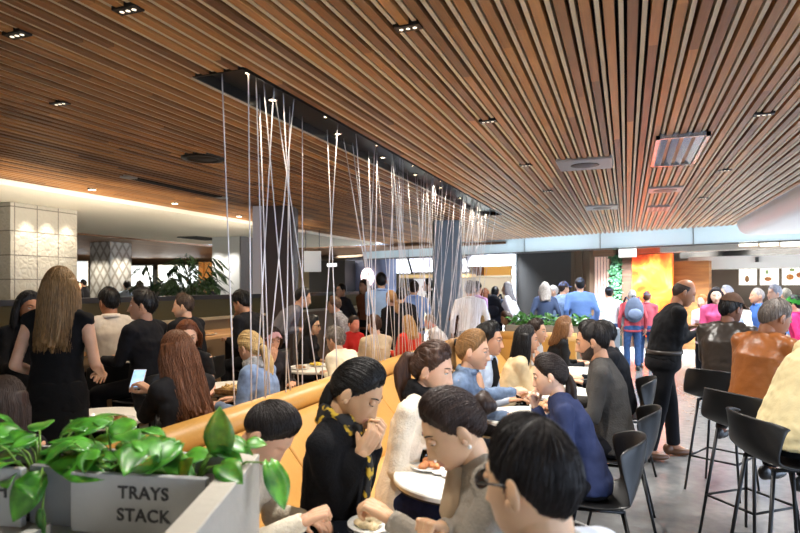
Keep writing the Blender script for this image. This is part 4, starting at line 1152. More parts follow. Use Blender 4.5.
core = bar([(-.13, .0), (.13, .0), (.10, .80), (-.10, .80)], 0, LB); core.obj('core', [mat('dark_ply', (60, 44, 32), .6)], bench, smooth=False)
npan = 5
for k in range(npan):
    y0, y1 = LB * k / npan + .004, LB * (k + 1) / npan - .004
    b = bar([(.14, .44), (.48, .44), (.475, .50), (.20, .82), (.15, .845), (.08, .83)], y0, y1); b.obj('backrest', [LEATHER], bench, bevel=.02)
    b = bar([(-.12, .44), (-.22, .44), (-.215, .50), (-.18, .82), (-.13, .845), (-.08, .83)][::-1], y0, y1); b.obj('backrest', [LEATHER], bench, bevel=.02)
for sx in (1, -1):
    x0, x1 = (.42, .98) if sx > 0 else (-.80, -.20)
    for k in range(npan):
        y0, y1 = LB * k / npan + .004, LB * (k + 1) / npan - .004
        b = MB(); b.box((x0, y0, .36), (x1, y1, .455)); b.obj('seat_cushion', [TAN2], bench, smooth=True, bevel=.025)
    b = MB(); b.box((.14 if sx > 0 else -.74, 0, .02), (.92 if sx > 0 else -.14, LB, .36)); b.obj('plinth', [mat('oak_plinth', (150, 108, 66), .5)], bench, smooth=False)
RX0, RX1 = -1.03, -.55
ret = thing('banquette_return', 'short tan leather bench return closing the far end of the banquette', 'bench', (-1.9, BY1 + .02, 0))
b = MB(); b.tube([(0, .2, .865), (1.25, .2, .865)], .085, 20); b.obj('top_roll', [LEATHER], ret)
b = MB(); b.box((0, .12, 0), (1.25, .28, .86)); b.obj('backrest', [LEATHER], ret, bevel=.02)
# ---- chairs and stools
def shell_mb(w=.235, hb_=.34):
    U, V = 13, 15
    prof = [(.21, -.012), (.19, .0), (.10, -.008), (0, -.014), (-.10, -.006), (-.165, .02), (-.20, .075), (-.222, .15), (-.240, .23), (-.255, hb_)]
    t = np.linspace(0, len(prof) - 1, V); P = np.array(prof); ii = np.arange(len(prof))
    py, pz = np.interp(t, ii, P[:, 0]), np.interp(t, ii, P[:, 1])
    v = []
    for a in range(V):
        q = a / (V - 1); back = max(0, (q - .5) / .5)
        for c in range(U):
            u = -1 + 2 * c / (U - 1)
            x = u * w * (1.0 + .06 * back) * (1 - .10 * (abs(u) ** 3) * back)
            y = py[a] + back * .17 * abs(u) ** 2.2
            z = pz[a] + .022 * abs(u) ** 2.5 * (1 - back) - back * .06 * abs(u) ** 3
            if a == 0: y -= .03 * abs(u) ** 3
            v.append((x, y, z))
    v = np.array(v); n = len(v)
    f = [(a * U + c, a * U + c + 1, (a + 1) * U + c + 1, (a + 1) * U + c) for a in range(V - 1) for c in range(U - 1)]
    mb = MB(); mb.add(v, f); return mb
def make_chair(name, label, h, stool=False):
    t = thing(name, label, 'bar stool' if stool else 'chair')
    s = shell_mb(hb_=.36 if not stool else .24); v = s.verts(); v[:, 2] += h; s.v = [v]
    o = s.obj('seat_shell', [mat('black_shell', (22, 22, 23), .38, bump=.08, bscale=120)], t)
    sd = o.modifiers.new('S', 'SOLIDIFY'); sd.thickness = .014; sd.offset = -1
    ss = o.modifiers.new('U', 'SUBSURF'); ss.levels = 1; ss.render_levels = 1
    sp = .215 if not stool else .20
    for sx in (-1, 1):
        for sy in (-1, 1):
            l = MB(); l.tube([(sx * .13, sy * .12 , h - .03), (sx * sp, sy * sp, .0)], [.011, .009], 8); l.obj('leg', [BLACKM], t)
    f = MB()
    for sx in (-1, 1): f.tube([(sx * .13, -.13, h - .028), (sx * .13, .13, h - .028)], .010, 8)
    f.tube([(-.13, .0, h - .028), (.13, .0, h - .028)], .010, 8); f.obj('seat_frame', [BLACKM], t)
    if stool:
        r = MB(); z = .27; q = .13 + (sp - .13) * (1 - z / h)
        c = [(-q, -q, z), (q, -q, z), (q, q, z), (-q, q, z), (-q, -q, z)]
        for a_, b_ in zip(c[:-1], c[1:]): r.tube([a_, b_], .008, 8)
        r.obj('footrest', [BLACKM], t)
    return t
_pc = _ps = None
def chair(x, y, face, label, group='black shell chairs'):
    global _pc
    rz = math.radians(face) - PI / 2
    if _pc is None: _pc = make_chair('shell_chair', label, .46); _pc['group'] = group; _pc.location = (x, y, 0); _pc.rotation_euler = (0, 0, rz); return _pc
    return dup(_pc, (x, y, 0), rz, label, group)
def stool(x, y, face, label, group='black bar stools'):
    global _ps
    rz = math.radians(face) - PI / 2
    if _ps is None: _ps = make_chair('bar_stool', label, .74, True); _ps['group'] = group; _ps.location = (x, y, 0); _ps.rotation_euler = (0, 0, rz); return _ps
    return dup(_ps, (x, y, 0), rz, label, group)
_pt = None
def table(x, y, label, r=.33, group='round white cafe tables'):
    global _pt
    if _pt is None:
        _pt = t = thing('cafe_table', label, 'table', (x, y, 0), 0, group)
        b = MB(); b.lathe([(0, .712), (.318, .712), (.33, .718), (.33, .734), (.325, .74), (0, .74)], seg=48); b.obj('tabletop', [WHITE], t, smooth=False)
        b = MB(); b.lathe([(0, .706), (.322, .706), (.322, .712), (0, .712)], seg=40); b.obj('underside', [mat('table_edge', (60, 50, 42), .5)], t, smooth=False)
        b = MB(); b.tube([(0, 0, .02), (0, 0, .706)], .03, 16); b.obj('pedestal', [BLACKM], t)
        b = MB(); b.lathe([(0, 0), (.21, 0), (.21, .008), (.05, .022), (0, .022)]); b.obj('base', [BLACKM], t)
        return t
    return dup(_pt, (x, y, 0), 0, label, group)
T0 = table(-.72, 1.66, 'round white cafe table nearest the camera, under the foreground diners\' hands')
T1 = table(-.70, 2.66, 'round white cafe table beside the woman in the cream sweater')
T2 = table(-.60, 4.02, 'round white cafe table between the denim-shirt woman and the navy-top woman')
T3 = table(-.58, 5.05, 'round white cafe table with the orange juice bottle')
T4 = table(-.45, 6.3, 'round white cafe table at the far end near the blonde in black')
L0 = table(-3.30, 2.95, 'round white cafe table in front of the woman with the phone')
L1 = table(-3.18, 4.25, 'round white cafe table with the basket, left of the banquette')
L2 = table(-3.08, 5.55, 'round white cafe table with the yellow dish behind the denim jacket')
L3 = table(-3.2, 7.2, 'round white cafe table by the man in the tan sweater')
ZT = .741
# high tables
def high_table(x0, x1, y0, y1, z, label, m):
    t = thing('high_table', label, 'table', ((x0 + x1) / 2, (y0 + y1) / 2, 0)); w, l = (x1 - x0) / 2, (y1 - y0) / 2
    b = MB(); b.box((-w, -l, z - .04), (w, l, z)); b.obj('tabletop', [m], t, bevel=.008)
    for sy in (-1, 1):
        b = MB(); b.box((-w * .6, sy * l * .85 - .03, 0), (w * .6, sy * l * .85 + .03, z - .04)); b.obj('leg_panel', [BLACKP], t, smooth=False)
    b = MB(); b.box((-.02, -l * .85, .28), (.02, l * .85, .32)); b.obj('foot_rail', [BLACKM], t, smooth=False)
    return t
OAK = plank_mat('oak_top', (168, 120, 76), (206, 160, 108), (8, 1, 8), .4)
high_table(-4.95, -4.30, 2.7, 6.6, 1.05, 'high timber table along the olive partition on the left', OAK)
high_table(1.42, 2.05, 2.6, 6.6, 1.05, 'high dark table in front of the seated men at the right', mat('dark_top', (60, 48, 40), .4))
# ================================================================ TRAY STATION WITH PLANTER
SX = np.array([.978, .208]); SYv = np.array([-.208, .978]); SC0 = np.array([-.94, 1.386]); SRZ = math.atan2(.208, .978)
def conc(name, c, bump=.15): return mat(name, c, .62, bump=bump, bscale=35, var=.12, vscale=5)
CONC, CONC2 = conc('grey_concrete', (160, 160, 158)), conc('warm_concrete', (172, 166, 154))
stn = thing('tray_station', 'grey tray station with TRAYS STACK lettering and a planter trough on top', 'tray station', (SC0[0], SC0[1], 0), SRZ)
RIM = 1.15
b = MB(); b.box((-.0, -.62, 0), (.062, .20, RIM)); o = b.obj('side_panel', [CONC2], stn, smooth=False, bevel=.004); o.location = (-.041, -.195, 0); o.rotation_euler = (0, 0, .165)
b = MB(); b.box((-.42, -.215, 1.0), (-.056, -.195, RIM)); b.obj('front_panel', [CONC], stn, smooth=False, bevel=.003)
b = MB(); b.box((-.56, -.185, 1.0), (-.42, -.165, RIM)); b.obj('recess_panel', [conc('dark_concrete', (124, 124, 124))], stn, smooth=False)
b = MB(); b.box((-1.8, -.215, 1.0), (-.56, -.195, RIM)); b.obj('front_panel', [CONC], stn, smooth=False, bevel=.003)
b = MB(); b.box((-1.8, -.02, .70), (-.056, 0, RIM)); b.obj('back_panel', [CONC], stn, smooth=False, bevel=.003)
b = MB(); b.box((-1.8, -.165, .98), (-.056, -.02, 1.10)); b.obj('soil', [mat('soil', (34, 26, 20), .95, bump=1, bscale=60)], stn, smooth=False)
b = MB(); b.box((-1.8, -.62, .955), (-.056, 0, .995)); b.obj('shelf', [conc('pale_shelf', (196, 194, 188))], stn, smooth=False, bevel=.004)
b = MB(); b.box((-1.8, -.60, 0), (-.056, -.02, .955)); b.obj('cabinet_body', [CONC], stn, smooth=False)
b = MB(); b.box((-.5, -.62, .995), (-.47, -.22, 1.02)); b.obj('shelf_divider', [conc('pale_shelf', (196, 194, 188))], stn, smooth=False)
def text(s_, parent, loc, size, m, rz=0., name='lettering', space=1.0, extr=.0012):
    c = bpy.data.curves.new(name, 'FONT'); c.body = s_; c.size = size; c.align_x = 'CENTER'; c.align_y = 'CENTER'; c.extrude = extr; c.space_character = space
    c.offset = .0008
    o0 = bpy.data.objects.new(name + '_curve', c); COL.objects.link(o0)
    dg = bpy.context.evaluated_depsgraph_get(); dg.update(); me = bpy.data.meshes.new_from_object(o0.evaluated_get(dg)); bpy.data.objects.remove(o0)
    me.materials.clear(); me.materials.append(m)
    o = bpy.data.objects.new(name, me); COL.objects.link(o); o.parent = parent; o.location = loc; o.rotation_euler = (PI / 2, 0, rz); return o
INK = mat('dark_lettering', (42, 42, 44), .6)
def stl(px, py, off=-.2162):   # picture point -> station face coordinates
    k = (px - 400) / FPX; r = np.array([-SN + k * CS, CS + k * SN]); q = SC0 + SYv * off; n_ = SYv
    t = (q @ n_) / (r @ n_); p = r * t - SC0; return (p @ SX, off, zat(py, t))
text('TRAYS', stn, stl(143, 494), .043, INK, space=1.1); text('STACK', stn, stl(143, 516.5), .043, INK, space=1.1)
text('H', stn, stl(1.0, 491), .052, INK)
# ---- pothos
def leaf_mat(name, c, c2):
    m, nt, b = nodes_of(name)
    tc = N(nt, 'ShaderNodeTexCoord'); nz = N(nt, 'ShaderNodeTexNoise'); nz.inputs['Scale'].default_value = 22; nz.inputs['Detail'].default_value = 3
    nt.links.new(tc.outputs['Object'], nz.inputs['Vector']); cr = N(nt, 'ShaderNodeValToRGB'); cr.color_ramp.elements[0].position = .35; cr.color_ramp.elements[1].position = .7
    cr.color_ramp.elements[0].color = (*lin(c), 1); cr.color_ramp.elements[1].color = (*lin(c2), 1)
    nt.links.new(nz.outputs['Fac'], cr.inputs[0]); nt.links.new(cr.outputs[0], b.inputs['Base Color']); b.inputs['Roughness'].default_value = .38
    b.inputs['Subsurface Weight'].default_value = .1
    return m
LEAF = leaf_mat('pothos_leaf', (26, 84, 18), (84, 156, 44)); LEAF2 = leaf_mat('bush_leaf', (34, 96, 28), (88, 160, 56)); STEM = mat('green_stem', (112, 150, 60), .5)
def leaf_into(mb, p, d, up, L, W, bend=.25, fold=.25):
    d = unit(d); up = unit(np.asarray(up, float) - d * (np.asarray(up, float) @ d)); s_ = np.cross(d, up)
    n = 9; v = []
    for i in range(n):
        t = i / (n - 1)
        w = W * .5 * (math.sin(PI * min(1, t * 1.0) ** .72)) ** .85 if 0 < t < 1 else .0006
        if t == 0: w = .12 * W
        c = np.asarray(p) + d * (L * t) - up * (bend * L * t * t)
        for u in (-1, -.5, 0, .5, 1):
            v.append(c + s_ * (w * u) + up * (fold * w * abs(u) + .04 * L * math.sin(5 * t + 2 * u) * abs(u) * .4) - d * (0.10 * L * (abs(u) ** 2) if t < .2 else 0))
    v = np.array(v); f = [(i * 5 + j, i * 5 + j + 1, (i + 1) * 5 + j + 1, (i + 1) * 5 + j) for i in range(n - 1) for j in range(4)]
    mb.add(v, f)
def pothos(label, lx, ly, spec, nrand, seed):
    rs = random.Random(seed)
    o = SC0 + SX * lx + SYv * ly
    t = thing('pothos_plant', label, 'plant', (o[0], o[1], 1.10), SRZ, 'pothos plants in the trough')
    lv, st = MB(), MB()
    for (root, tip, d, up, L, W, bend) in spec:
        a, c = np.array(root, float), np.array(tip, float)
        mid = (a + c) / 2 + np.array([0, 0, .03])
        st.tube([a, mid, c], [.0035, .003, .0022], 6); leaf_into(lv, c, d, up, L, W, bend)
    for k in range(nrand):
        a = rs.uniform(0, 2 * PI); r = rs.uniform(.01, .15); h = rs.uniform(.02, .13)
        c = np.array([r * math.cos(a) * 1.25, max(-.14, min(.14, r * math.sin(a) * .8)), h])
        d = np.array([math.cos(a + rs.uniform(-.7, .7)), math.sin(a + rs.uniform(-.7, .7)) * .8, rs.uniform(-.25, .55)])
        q = rs.uniform(.065, .105)
        root = np.array([c[0] * .3, c[1] * .3, 0]); st.tube([root, (root + c) / 2 + np.array([0, 0, .02]), c], [.003, .0028, .002], 6)
        leaf_into(lv, c, d, (rs.uniform(-.3, .3), rs.uniform(-.7, .1), 1), q, q * .74, rs.uniform(.1, .4))
    st.obj('stems', [STEM], t); q = lv.obj('leaves', [LEAF], t, flip=False)
    sd = q.modifiers.new('S', 'SOLIDIFY'); sd.thickness = .0012
    return t
pothos('pothos at the right end of the trough, one leaf upright, one drooping over the corner', -.17, -.10,
       [((.04, -.02, 0), (.105, -.02, .085), (.05, -.15, 1), (.2, -1, .1), .125, .080, .05), ((.07, .02, 0), (.16, .02, .10), (.75, .15, .15), (.2, -.5, 1), .05, .045, .3),
        ((.10, .0, 0), (.222, .02, .055), (.45, -.30, -.8), (.75, -.5, .45), .125, .075, .05),
        ((.02, .02, 0), (-.02, .0, .05), (-.55, -.1, .7), (0, -1, .4), .09, .06, .2), ((.0, -.03, 0), (.02, -.06, .03), (.3, -.3, .5), (0, -.8, .6), .08, .055, .2)], 10, 3)
pothos('leafy pothos plant above the TRAYS lettering', -.37, -.10, [((0, 0, 0), (.05, -.03, .04), (.8, -.2, .3), (0, -.7, .8), .10, .07, .2)], 30, 11)
pothos('bushy pothos in the left part of the trough, trailing a leaf down the front', -.60, -.10,
       [((.04, -.03, 0), (.10, -.12, .035), (-.25, -.35, -.55), (.1, -1, .5), .115, .09, .2), ((.06, -.05, 0), (.125, -.15, .02), (-.15, -.12, -1), (.1, -1, .1), .04, .006, .05),
        ((.06, -.05, 0), (.135, -.155, -.035), (.12, -.05, -1), (-.5, -1, .1), .065, .055, .05), ((.02, -.02, 0), (.16, -.09, .05), (.9, -.25, .0), (0, -.6, .8), .12, .075, .15)], 20, 5)
pothos('pothos plant at the far left of the trough, cut by the photo\'s edge', -.92, -.10, [], 18, 9)
# far planter
fp = at(545, 8.75)
pl = thing('planter_box', 'grey concrete planter box full of leaves behind the far bench return', 'planter', (fp[0] + .15, fp[1] + .05, 0), math.radians(4))
b = MB(); b.box((-.72, -.17, 0), (.52, .17, 1.02)); b.obj('trough', [conc('taupe_concrete', (150, 140, 124))], pl, smooth=False, bevel=.006)
b = MB(); b.box((.53, -.19, 0), (.88, .19, 1.0)); b.obj('end_cabinet', [mat('blue_grey_laminate', (128, 140, 152), .4)], pl, smooth=False, bevel=.005)
def bush(name, label, loc, w, dd, h, n, seed, m, lw=.06, par=None):
    rs = random.Random(seed); t = thing(name, label, 'plant', loc); lv = MB(); st = MB()
    for k in range(n):
        c = np.array([rs.uniform(-w, w), rs.uniform(-dd, dd), rs.uniform(.0, h) * (1 - .3 * rs.random())])
        leaf_into(lv, c, (rs.uniform(-1, 1), rs.uniform(-1, .4), rs.uniform(-.3, .8)), (rs.uniform(-.4, .4), -.5, 1), lw * rs.uniform(.8, 1.3), lw * .62, .25)
        if k % 5 == 0: st.tube([(c[0] * .8, c[1] * .6, 0), c], .004, 5)
    st.obj('stems', [STEM], t); lv.obj('leaves', [m], t, flip=False); return t
bush('leafy_plant', 'low leafy green plants growing along the far planter box', (fp[0] + .05, fp[1] + .05, 1.02), .56, .15, .15, 260, 4, LEAF2, .085)
g = onwall(614.5, 1.75)
gp = wthing('green_wall', 'tall wall of green climbing plants beside the slat screen', 'plant wall', 616, 1.75)
lv = MB(); rs = random.Random(8)
for k in range(420):
    leaf_into(lv, (rs.uniform(-.13, .16), rs.uniform(-.08, .02), rs.uniform(.9, 2.42)), (rs.uniform(-1, 1), -rs.random(), rs.uniform(-1, .3)), (0, -1, .3), .10, .075, .2)
lv.obj('leaves', [leaf_mat('climber_leaf', (30, 78, 46), (92, 140, 96))], gp, flip=False)
b = MB(); b.box((-.14, .05, 0), (.21, .10, 2.45)); b.obj('trellis_panel', [mat('dark_green_panel', (40, 54, 44), .7)], gp, smooth=False)
# potted palms far left
def palm(px, d, h, label, seed):
    p = at(px, d); rs = random.Random(seed); t = thing('potted_palm', label, 'plant', (p[0], p[1], 0), 0, 'potted palms in the far left room')
    b = MB(); b.lathe([(0, 0), (.22, 0), (.28, .5), (.25, .5), (.24, .44), (0, .44)]); b.obj('pot', [mat('dark_pot', (46, 44, 42), .5)], t)
    st, lv = MB(), MB()
    for k in range(13):
        a = rs.uniform(0, 2 * PI); r = rs.uniform(.3, .75); hh = h * rs.uniform(.62, 1.0)
        pts = [np.array([0, 0, .44]), np.array([r * .25 * math.cos(a), r * .25 * math.sin(a), hh * .75]), np.array([r * .65 * math.cos(a), r * .65 * math.sin(a), hh]), np.array([r * math.cos(a), r * math.sin(a), hh * .9])]
        st.tube(pts, [.012, .01, .007, .003], 6)
        for q in range(9):
            t_ = .35 + .07 * q; i = min(int(t_ * 3), 2); c = pts[i] + (pts[i + 1] - pts[i]) * (t_ * 3 - i)
            for sd in (-1, 1): leaf_into(lv, c, (math.cos(a) * .5 - sd * math.sin(a) * .8, math.sin(a) * .5 + sd * math.cos(a) * .8, -.15), (0, 0, 1), .34, .055, .35)
    st.obj('stems', [mat('palm_stem', (70, 92, 44), .6)], t); lv.obj('fronds', [leaf_mat('palm_leaf', (22, 52, 24), (62, 98, 48))], t, flip=False); return t
palm(156, 14.2, 2.15, 'potted palm left of centre against the long bright window', 1); palm(176, 13.0, 2.0, 'potted palm in the middle of the group by the bright window', 2); palm(193, 11.9, 2.3, 'tallest potted palm, next to the orange timber posts', 3)

# ================================================================ CORDS
CORD = mat('pale_cord', (214, 212, 216), .5, emit=0)
rs = random.Random(21)
Y = 2.86; k = 0; cords = []
def add_cord(yt, yb, xt=None, xb=None):
    xt = xt if xt is not None else rs.choice((-2.30, -2.25, -2.19, -2.12, -2.08)); xb = xb if xb is not None else -2.02 + rs.uniform(-.03, .03)
    zb = .865 + math.sqrt(max(.0, .085 ** 2 - (xb - BX) ** 2)) + .001
    cords.append(((xt, yt, 2.897), (xb, min(yb, BY1 - .03), zb)))
near = [(2.90, 2.72), (2.98, 2.86), (3.06, 2.98), (3.14, 3.26), (3.20, 2.94), (3.30, 3.42), (3.36, 3.10), (3.44, 3.02), (3.48, 3.62), (3.66, 3.20), (3.92, 3.45), (4.16, 3.70), (4.32, 3.90), (4.40, 4.62), (4.62, 4.78)]
for a, b_ in near: add_cord(a, b_)
Y = 4.80
while Y < 10.1:
    n = rs.choice((0, 0, 0, 1, -1, 1, -1)); dl = n * rs.uniform(.15, .5) - (Y - 4.8) * .32
    add_cord(Y, Y + dl); Y += rs.uniform(.035, .095)
    if rs.random() < .10 and Y < 8: Y += .22
for a, b_ in cords:
    c = MB(); a, b_ = np.array(a), np.array(b_); c.tube([a - b_, (0, 0, 0)], .0045 if b_[1] < 5 else .0032, 6)
    o = c.obj('screen_string', [CORD]); o.location = tuple(b_)
    tag(o, 'straight pale cord strung from the black ceiling slot to the top of the banquette', 'cord', 'cords of the hanging screen')
# ================================================================ THE PEOPLE
BK = (20, 20, 22); SK1, SK2, SK3, SK4 = (214, 168, 138), (198, 148, 116), (170, 118, 86), (120, 80, 60); SKL = (226, 184, 158); SKA = (214, 170, 132)
HB, HDB, HBL, HBR, HGR = (18, 15, 14), (42, 28, 20), (176, 138, 84), (84, 52, 32), (120, 116, 112)
P = person
# ---- near side of the banquette
def patterned(name, c0, c1, sc, thr):
    m, nt, b = nodes_of(name); tc = N(nt, 'ShaderNodeTexCoord'); v = N(nt, 'ShaderNodeTexNoise'); v.inputs['Scale'].default_value = sc; v.inputs['Detail'].default_value = 2
    nt.links.new(tc.outputs['Object'], v.inputs['Vector']); cr = N(nt, 'ShaderNodeValToRGB'); cr.color_ramp.elements[0].position = thr; cr.color_ramp.elements[1].position = thr + .05
    cr.color_ramp.elements[0].color = (*lin(c0), 1); cr.color_ramp.elements[1].color = (*lin(c1), 1); nt.links.new(v.outputs['Fac'], cr.inputs[0]); nt.links.new(cr.outputs[0], b.inputs['Base Color']); b.inputs['Roughness'].default_value = .75
    return m
carsc = patterned('yellow_black_scarf', (24, 22, 22), (206, 168, 44), 26, .52)
p_card = P('woman in black cardigan and yellow-black scarf on the banquette, hands at her chin', 358, 357, 2.3, 6, lean=6, nod=34, turn=-4, fem=1, sk=SKA, hair=('pony_low', HB), topc=(BK, 'knit', 'long', 'cardigan'), bot=((24, 22, 24), 'cotton', 'skirt'), arms=(('w', 376, 444, 2.40, (.2, .9, .4)), ('w', 362, 452, 2.24, (.4, .9, .4))), hands=('grip', 'grip'), scarf=('cotton', carsc, 1))
p_sweat = P('woman in a cream sweater with a thick black scarf on the banquette', 434, 342, 2.95, -4, lean=16, nod=14, fem=1, sk=SK1, hair=('pony_loose', (62, 40, 28)), topc=((226, 210, 186), 'knit', 'long', 'sweater'), bot=((30, 34, 60), 'denim', 'trousers'), arms=('lap', 'lap'), scarf=('knit', (20, 19, 20)))
p_den = P('woman in a light denim shirt with a blonde ponytail, holding a glass', 474, 329, 3.75, 2, lean=14, nod=8, fem=1, sk=SK1, hair=('pony', (134, 98, 58)), topc=((104, 122, 148), 'denim', 'long', 'denim_shirt'), bot=((24, 26, 34), 'cotton', 'trousers'), arms=('table', ('w', 516, 391, 3.92, (0, .3, 1))), hands=('relax', 'grip'), collar=True, inner=(206, 160, 130))
p_mbd = P('young man with black hair looking over the denim-shirt woman\'s shoulder', 490, 322, 4.6, -6, lean=14, nod=6, sk=SK2, hair=('full', HB), topc=((188, 200, 216), 'cotton', 'long', 'shirt'), inner=BK, collar=True)
p_beige = P('woman with long dark hair in a beige jacket, chin near her hand', 527, 325, 5.0, 10, lean=22, nod=2, fem=1, sk=SK2, hair=('long', HB), topc=((220, 196, 154), 'cotton', 'long', 'jacket'), arms=('table', 'chin'))
p_mend = P('man with short brown hair at the far end of the banquette', 537, 318, 5.9, -8, lean=12, nod=4, sk=SK1, hair=('short', HDB), topc=((190, 184, 176), 'cotton', 'long', 'shirt'))
p_blk = P('woman with shoulder-length light brown hair in a black top at the far table', 565, 316, 6.6, 20, lean=16, nod=6, fem=1, sk=SK1, hair=('shoulder', (120, 84, 52)), topc=(BK, 'cotton', 'long', 'blouse'))
p_low = P('dark-haired woman bending low beside the tray station, her face hidden', 270, 400, 2.12, 0, lean=20, nod=52, fem=1, sk=SK1, hair=('updo', (26, 20, 18)), topc=((222, 212, 192), 'knit', 'long', 'sweater'), arms=('table', ('w', 306, 520, 2.02, (.4, -.3, 1))), hands=('relax', 'fist'), eyes=False)
# ---- chair side
p_navy = P('woman in a navy top with dark tied-back hair, eating with her hand at her mouth', 549, 353, 3.3, 186, lean=24, nod=16, fem=1, sk=SKL, hair=('pony_low', (38, 28, 24)), topc=((46, 54, 86), 'cotton', 'long', 'top'), arms=('table', 'mouth'), hands=('relax', 'pinch'))
p_grey = P('bearded man in a charcoal grey sweater with his hands on the table', 592, 320, 4.05, 180, lean=12, nod=14, sk=SK2, hair=('short', (28, 22, 20)), beard=(58, 45, 38), topc=((72, 70, 68), 'knit', 'long', 'sweater'), arms=('table', 'table_wide'), hands=('grip', 'relax'), seat=.46)
p_jack = P('person in a black padded jacket seated beyond the bearded man', 604, 320, 5.3, 185, lean=14, nod=12, sk=SK1, hair=('short', HB), topc=((24, 26, 32), 'cotton', 'long', 'jacket'))
p_fgw = P('foreground woman with a dark bun, grey cardigan and pearl earring, looking down', 452, 386, 1.84, 212, lean=16, nod=32, fem=1, sk=SKA, earring=-1, hair=('bun', (48, 32, 24)), topc=((150, 142, 130), 'knit', 'long', 'cardigan'), inner=(180, 158, 130), arms=(('w', 388, 517, 1.86, (0, 0, 1)), ('w', 440, 528, 1.75, (0, 0, 1))), hands=('grip', 'fist'))
p_fgm = P('foreground man with short black hair and black glasses, seen from behind', 530, 412, 1.22, 152, lean=8, nod=10, turn=4, sk=SKA, hair=('fade', (30, 23, 20)), topc=((200, 206, 216), 'cotton', 'long', 'shirt'), glasses=((18, 18, 20), (60, 66, 74)), arms=('lap', 'lap'), collar=True, bot=((36, 36, 44), 'cotton', 'trousers'))
# ---- right side
p_std = P('balding man standing in black with his arms folded', 684, 278, 5.5, 8, mode='stand', lean=15, nod=24, sk=SK3, hair=('fringe_bald', (56, 46, 42)), topc=((18, 18, 20), 'cotton', 'long', 'sweater'), bot=((20, 20, 23), 'cotton', 'trousers'), arms=((-.10, .26, .30), (.02, .30, .27)), shoes=(96, 62, 38), legs={1: (.02, -.12), -1: (.0, .14)}, fat=1.22)
p_cap = P('man in a brown flat cap and dark leather jacket on a bar stool', 731, 300, 4.75, 62, seat=.76, lean=10, nod=12, turn=-22, sk=SK4, hair=('crop', HB), hat=('cap', (84, 62, 48)), topc=((46, 38, 32), 'leather', 'long', 'leather_jacket'), arms=('table', 'table'), fat=1.15, head_s=1.12)
p_lea = P('grey-haired man in a tan leather jacket on a bar stool, looking down', 775, 298, 3.75, 40, seat=.76, lean=14, nod=24, turn=-12, sk=SK3, hair=('crop', (128, 118, 110)), topc=((150, 88, 40), 'leather', 'long', 'leather_jacket'), arms=('table', 'table'), fat=1.15, head_s=1.14)
p_cre = P('person in a loose cream shirt at the right edge, on a bar stool', 846, 292, 3.0, 18, seat=.76, lean=30, nod=10, sk=SK2, hair=('short', HDB), topc=((222, 206, 160), 'cotton', 'long', 'shirt'), arms=('table', 'table'), fat=1.2, bot=((24, 24, 28), 'cotton', 'trousers'))
# ---- far crowd
def far(label, px, top, d, face, topc, hair, **k):
    k.setdefault('arms', ('side', 'side')); k.setdefault('sk', SK1)
    return P(label, px, top, d, face, mode='stand', topc=topc if len(topc) == 4 else (topc, 'cotton', 'long', 'shirt'), hair=hair, **k)
JEANS = ((58, 84, 126), 'denim', 'trousers')
p_bpk = far('man in a red top and blue jeans with a grey-blue backpack', 632, 289, 11.2, 100, (196, 84, 92), ('crop', (196, 190, 184)), bot=JEANS, lean=3)
far('person in a blue-grey cap and pink top beside the man with the backpack', 647, 295, 11.6, 75, (186, 88, 100), ('short', HBR), hat=('cap', (110, 116, 140)), bot=JEANS, arms=('side', 'front'))
far('man in white shirt and dark cap, back turned, before the green plant wall', 609, 286, 11.4, 105, (232, 240, 244), ('short', HB), hat=('cap', (64, 72, 92)), bot=JEANS)
far('man in a bright blue jacket and dark cap, back turned, behind the planter', 580, 277, 10.9, 105, ((94, 122, 172), 'cotton', 'long', 'jacket'), ('short', HB), hat=('cap', (62, 68, 86)), fat=1.1)
far('man in a pale denim jacket and blue cap, left of the bright blue jacket', 564, 281, 11.3, 40, ((122, 142, 176), 'denim', 'long', 'jacket'), ('short', HDB), hat=('cap', (72, 92, 140)))
far('woman with ash-blonde hair and navy top behind the planter leaves', 545, 282, 11.0, 100, (66, 78, 104), ('shoulder', (160, 150, 140)), fem=1)
far('pale-haired person half hidden between the ash-blonde woman and the denim jacket', 553, 285, 11.9, 200, (150, 160, 180), ('short', (200, 196, 190)))
far('man in a white shirt, back turned, just right of the blue-grey column', 470, 280, 9.0, 105, (238, 240, 246), ('short', HGR), bot=JEANS)
far('man in a lilac shirt beside the white shirt by the column', 477, 281, 10.5, 70, (206, 162, 206), ('short', HB), arms=('side', 'front'))
far('small woman with auburn hair at the kitchen counter', 485, 288, 13.0, 90, (170, 120, 110), ('shoulder', (120, 70, 44)), fem=1)
p_bp2 = far('person in dark clothes with a black backpack at the kitchen counter', 495, 286, 11.8, 95, (60, 66, 84), ('short', HB))
far('grey-haired woman in a long white coat by the dark wall', 507, 282, 11.3, 175, ((240, 240, 244), 'cotton', 'long', 'coat'), ('shoulder', (126, 122, 124)), fem=1, bot=((236, 236, 240), 'cotton', 'skirt'))
far('man in a light blue shirt and dark hair in front of the round sign', 381, 272, 9.6, 120, (150, 180, 224), ('short', HB), arms=('front', 'front'), fat=1.1)
far('man in a cornflower blue shirt, back turned, under the menu screens', 414, 280, 9.8, 105, (128, 158, 214), ('short', HDB), bot=((40, 40, 50), 'cotton', 'trousers'), fat=1.1)
far('man in black by the white cabinet, left of the blue-grey column', 428, 278, 12.0, 200, BK, ('short', HB), arms=('front', 'front'))
far('blonde woman in black standing behind the cords, arms forward', 391, 290, 8.6, 150, BK, ('pony_low', (150, 112, 70)), fem=1, arms=('front', 'front'))
far('person in a black coat standing behind the cords, next to the blonde in black', 401, 287, 9.1, 110, ((26, 26, 30), 'cotton', 'long', 'coat'), ('short', HB))
far('woman with reddish face and dark hair by the slate-blue bulkhead', 364, 279, 10.4, 250, (120, 78, 62), ('shoulder', HDB), fem=1, sk=SK2)
